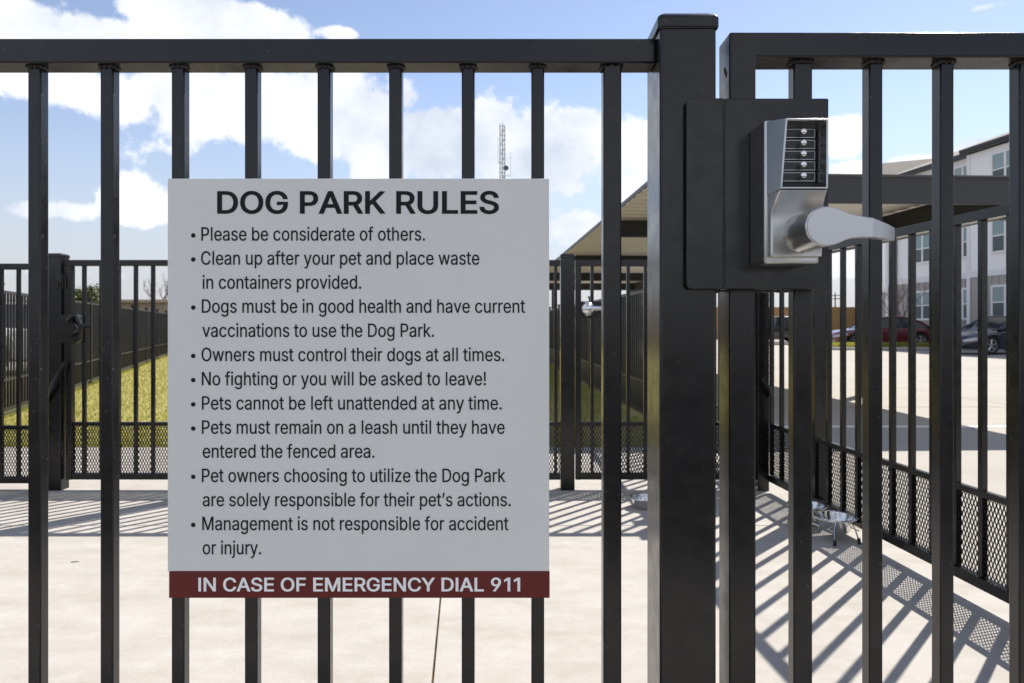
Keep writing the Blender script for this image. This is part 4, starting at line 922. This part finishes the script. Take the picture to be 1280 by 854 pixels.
# lamp post just right of the sign
lp_ = thing('lamp_post', 'slim dark parking lot lamp post just right of the sign', 'lamp post', (PX(691, 42), 42, 0))
MB().tube([(0, 0, -.02), (0, 0, PZ(360, 42))], [.09, .07], 10).build('pole', 'girder', lp_, smooth=True)
MB().box(-.34, .30, -.16, .16, PZ(360, 42), PZ(357.6, 42)).build('lamp_head', 'girder', lp_, bevel=.02)
MB().box(-.30, .26, -.13, .13, PZ(360, 42) - .012, PZ(360, 42) - .001).build('lens', 'lampglass', lp_)
up = thing('utility_pole', 'faint distant utility pole with crossarms above the cedar fence', 'utility pole', (PX(1044, 130), 130, 0))
MB().tube([(0, 0, 0), (0, 0, PZ(366, 130))], [.16, .11], 8).build('pole', 'bark', up)
for yy in (370, 374): MB().box(-1.1, 1.1, -.06, .06, PZ(yy, 130), PZ(yy, 130) + .14).build('crossarm', 'bark', up)

# ------------------------------------------------------------------ pet bowls and litter
def bowl_mesh(c, r, h, name, parent, tilt=0):
    prof = [(.001, .004), (r * .66, 0), (r * .74, .003), (r * .80, h * .25), (r * .92, h * .75), (r * .96, h - .006), (r * 1.08, h - .006), (r * 1.10, h - .002), (r * 1.08, h + .002), (r * .95, h), (r * .90, h * .75), (r * .77, h * .25), (r * .70, .008), (.001, .008)]
    return MB().lathe(prof, c, 40, 'z', cap=False).build(name, 'bright_steel', parent, smooth=True)
bs = thing('bowl_stand', 'raised wire stand with two steel pet bowls under the right fence', 'bowl stand', (PX(1044, 3.62), 3.62, 0), R(102))
wr_ = MB()
def ring(cx, cy, r, z): 
    wr_.tube([(cx + r * math.cos(R(12 * k)), cy + r * math.sin(R(12 * k)), z) for k in range(31)], .0035, 6, cap=False)
hb_ = .105
for cx in (0, .235): ring(cx, 0, .102, hb_)
wr_.tube([(-.09, .07, .055), (.35, .07, .055)], .0035, 6).tube([(-.09, -.07, .055), (.35, -.07, .055)], .0035, 6)
lgs = [(-.125, -.045), (-.125, .095), (.30, -.075), (.30, .065)]
for lx, ly in lgs:
    sx = .045 if lx < 0 else -.045
    wr_.tube([(lx + sx, ly * .62, hb_), (lx + sx * .6, ly * .8, .075), (lx, ly, .012)], .004, 6)
wr_.build('wire_frame', 'bright_steel', bs, smooth=True)
ft = MB()
for lx, ly in lgs:
    sx = .045 if lx < 0 else -.045
    MB().tube([(lx + sx * .12, ly * .965, .030), (lx, ly, .002)], [.008, .0085], 8).build('rubber_foot', 'rubber', bs)
for cx in (0, .235): bowl_mesh((cx, 0, hb_ - .068), .096, .075, 'bowl', bs)
b2 = bowl_mesh((0, 0, 0), .085, .062, 'pet_bowl', None); b2.location = (PX(806, 4.22), 4.22, .001)
tag(b2, 'single steel pet bowl on the concrete right of the sign', 'bowl')
tw2 = MB().tube([(0, 0, .002), (.016, .003, .004), (.032, .010, .002)], [.0015, .002, .0012], 6).build('twig', 'twig', smooth=True); tw2.location = (PX(90, 3.25), 3.24, 0)
tag(tw2, 'tiny dark twig lying on the concrete at lower left', 'twig')
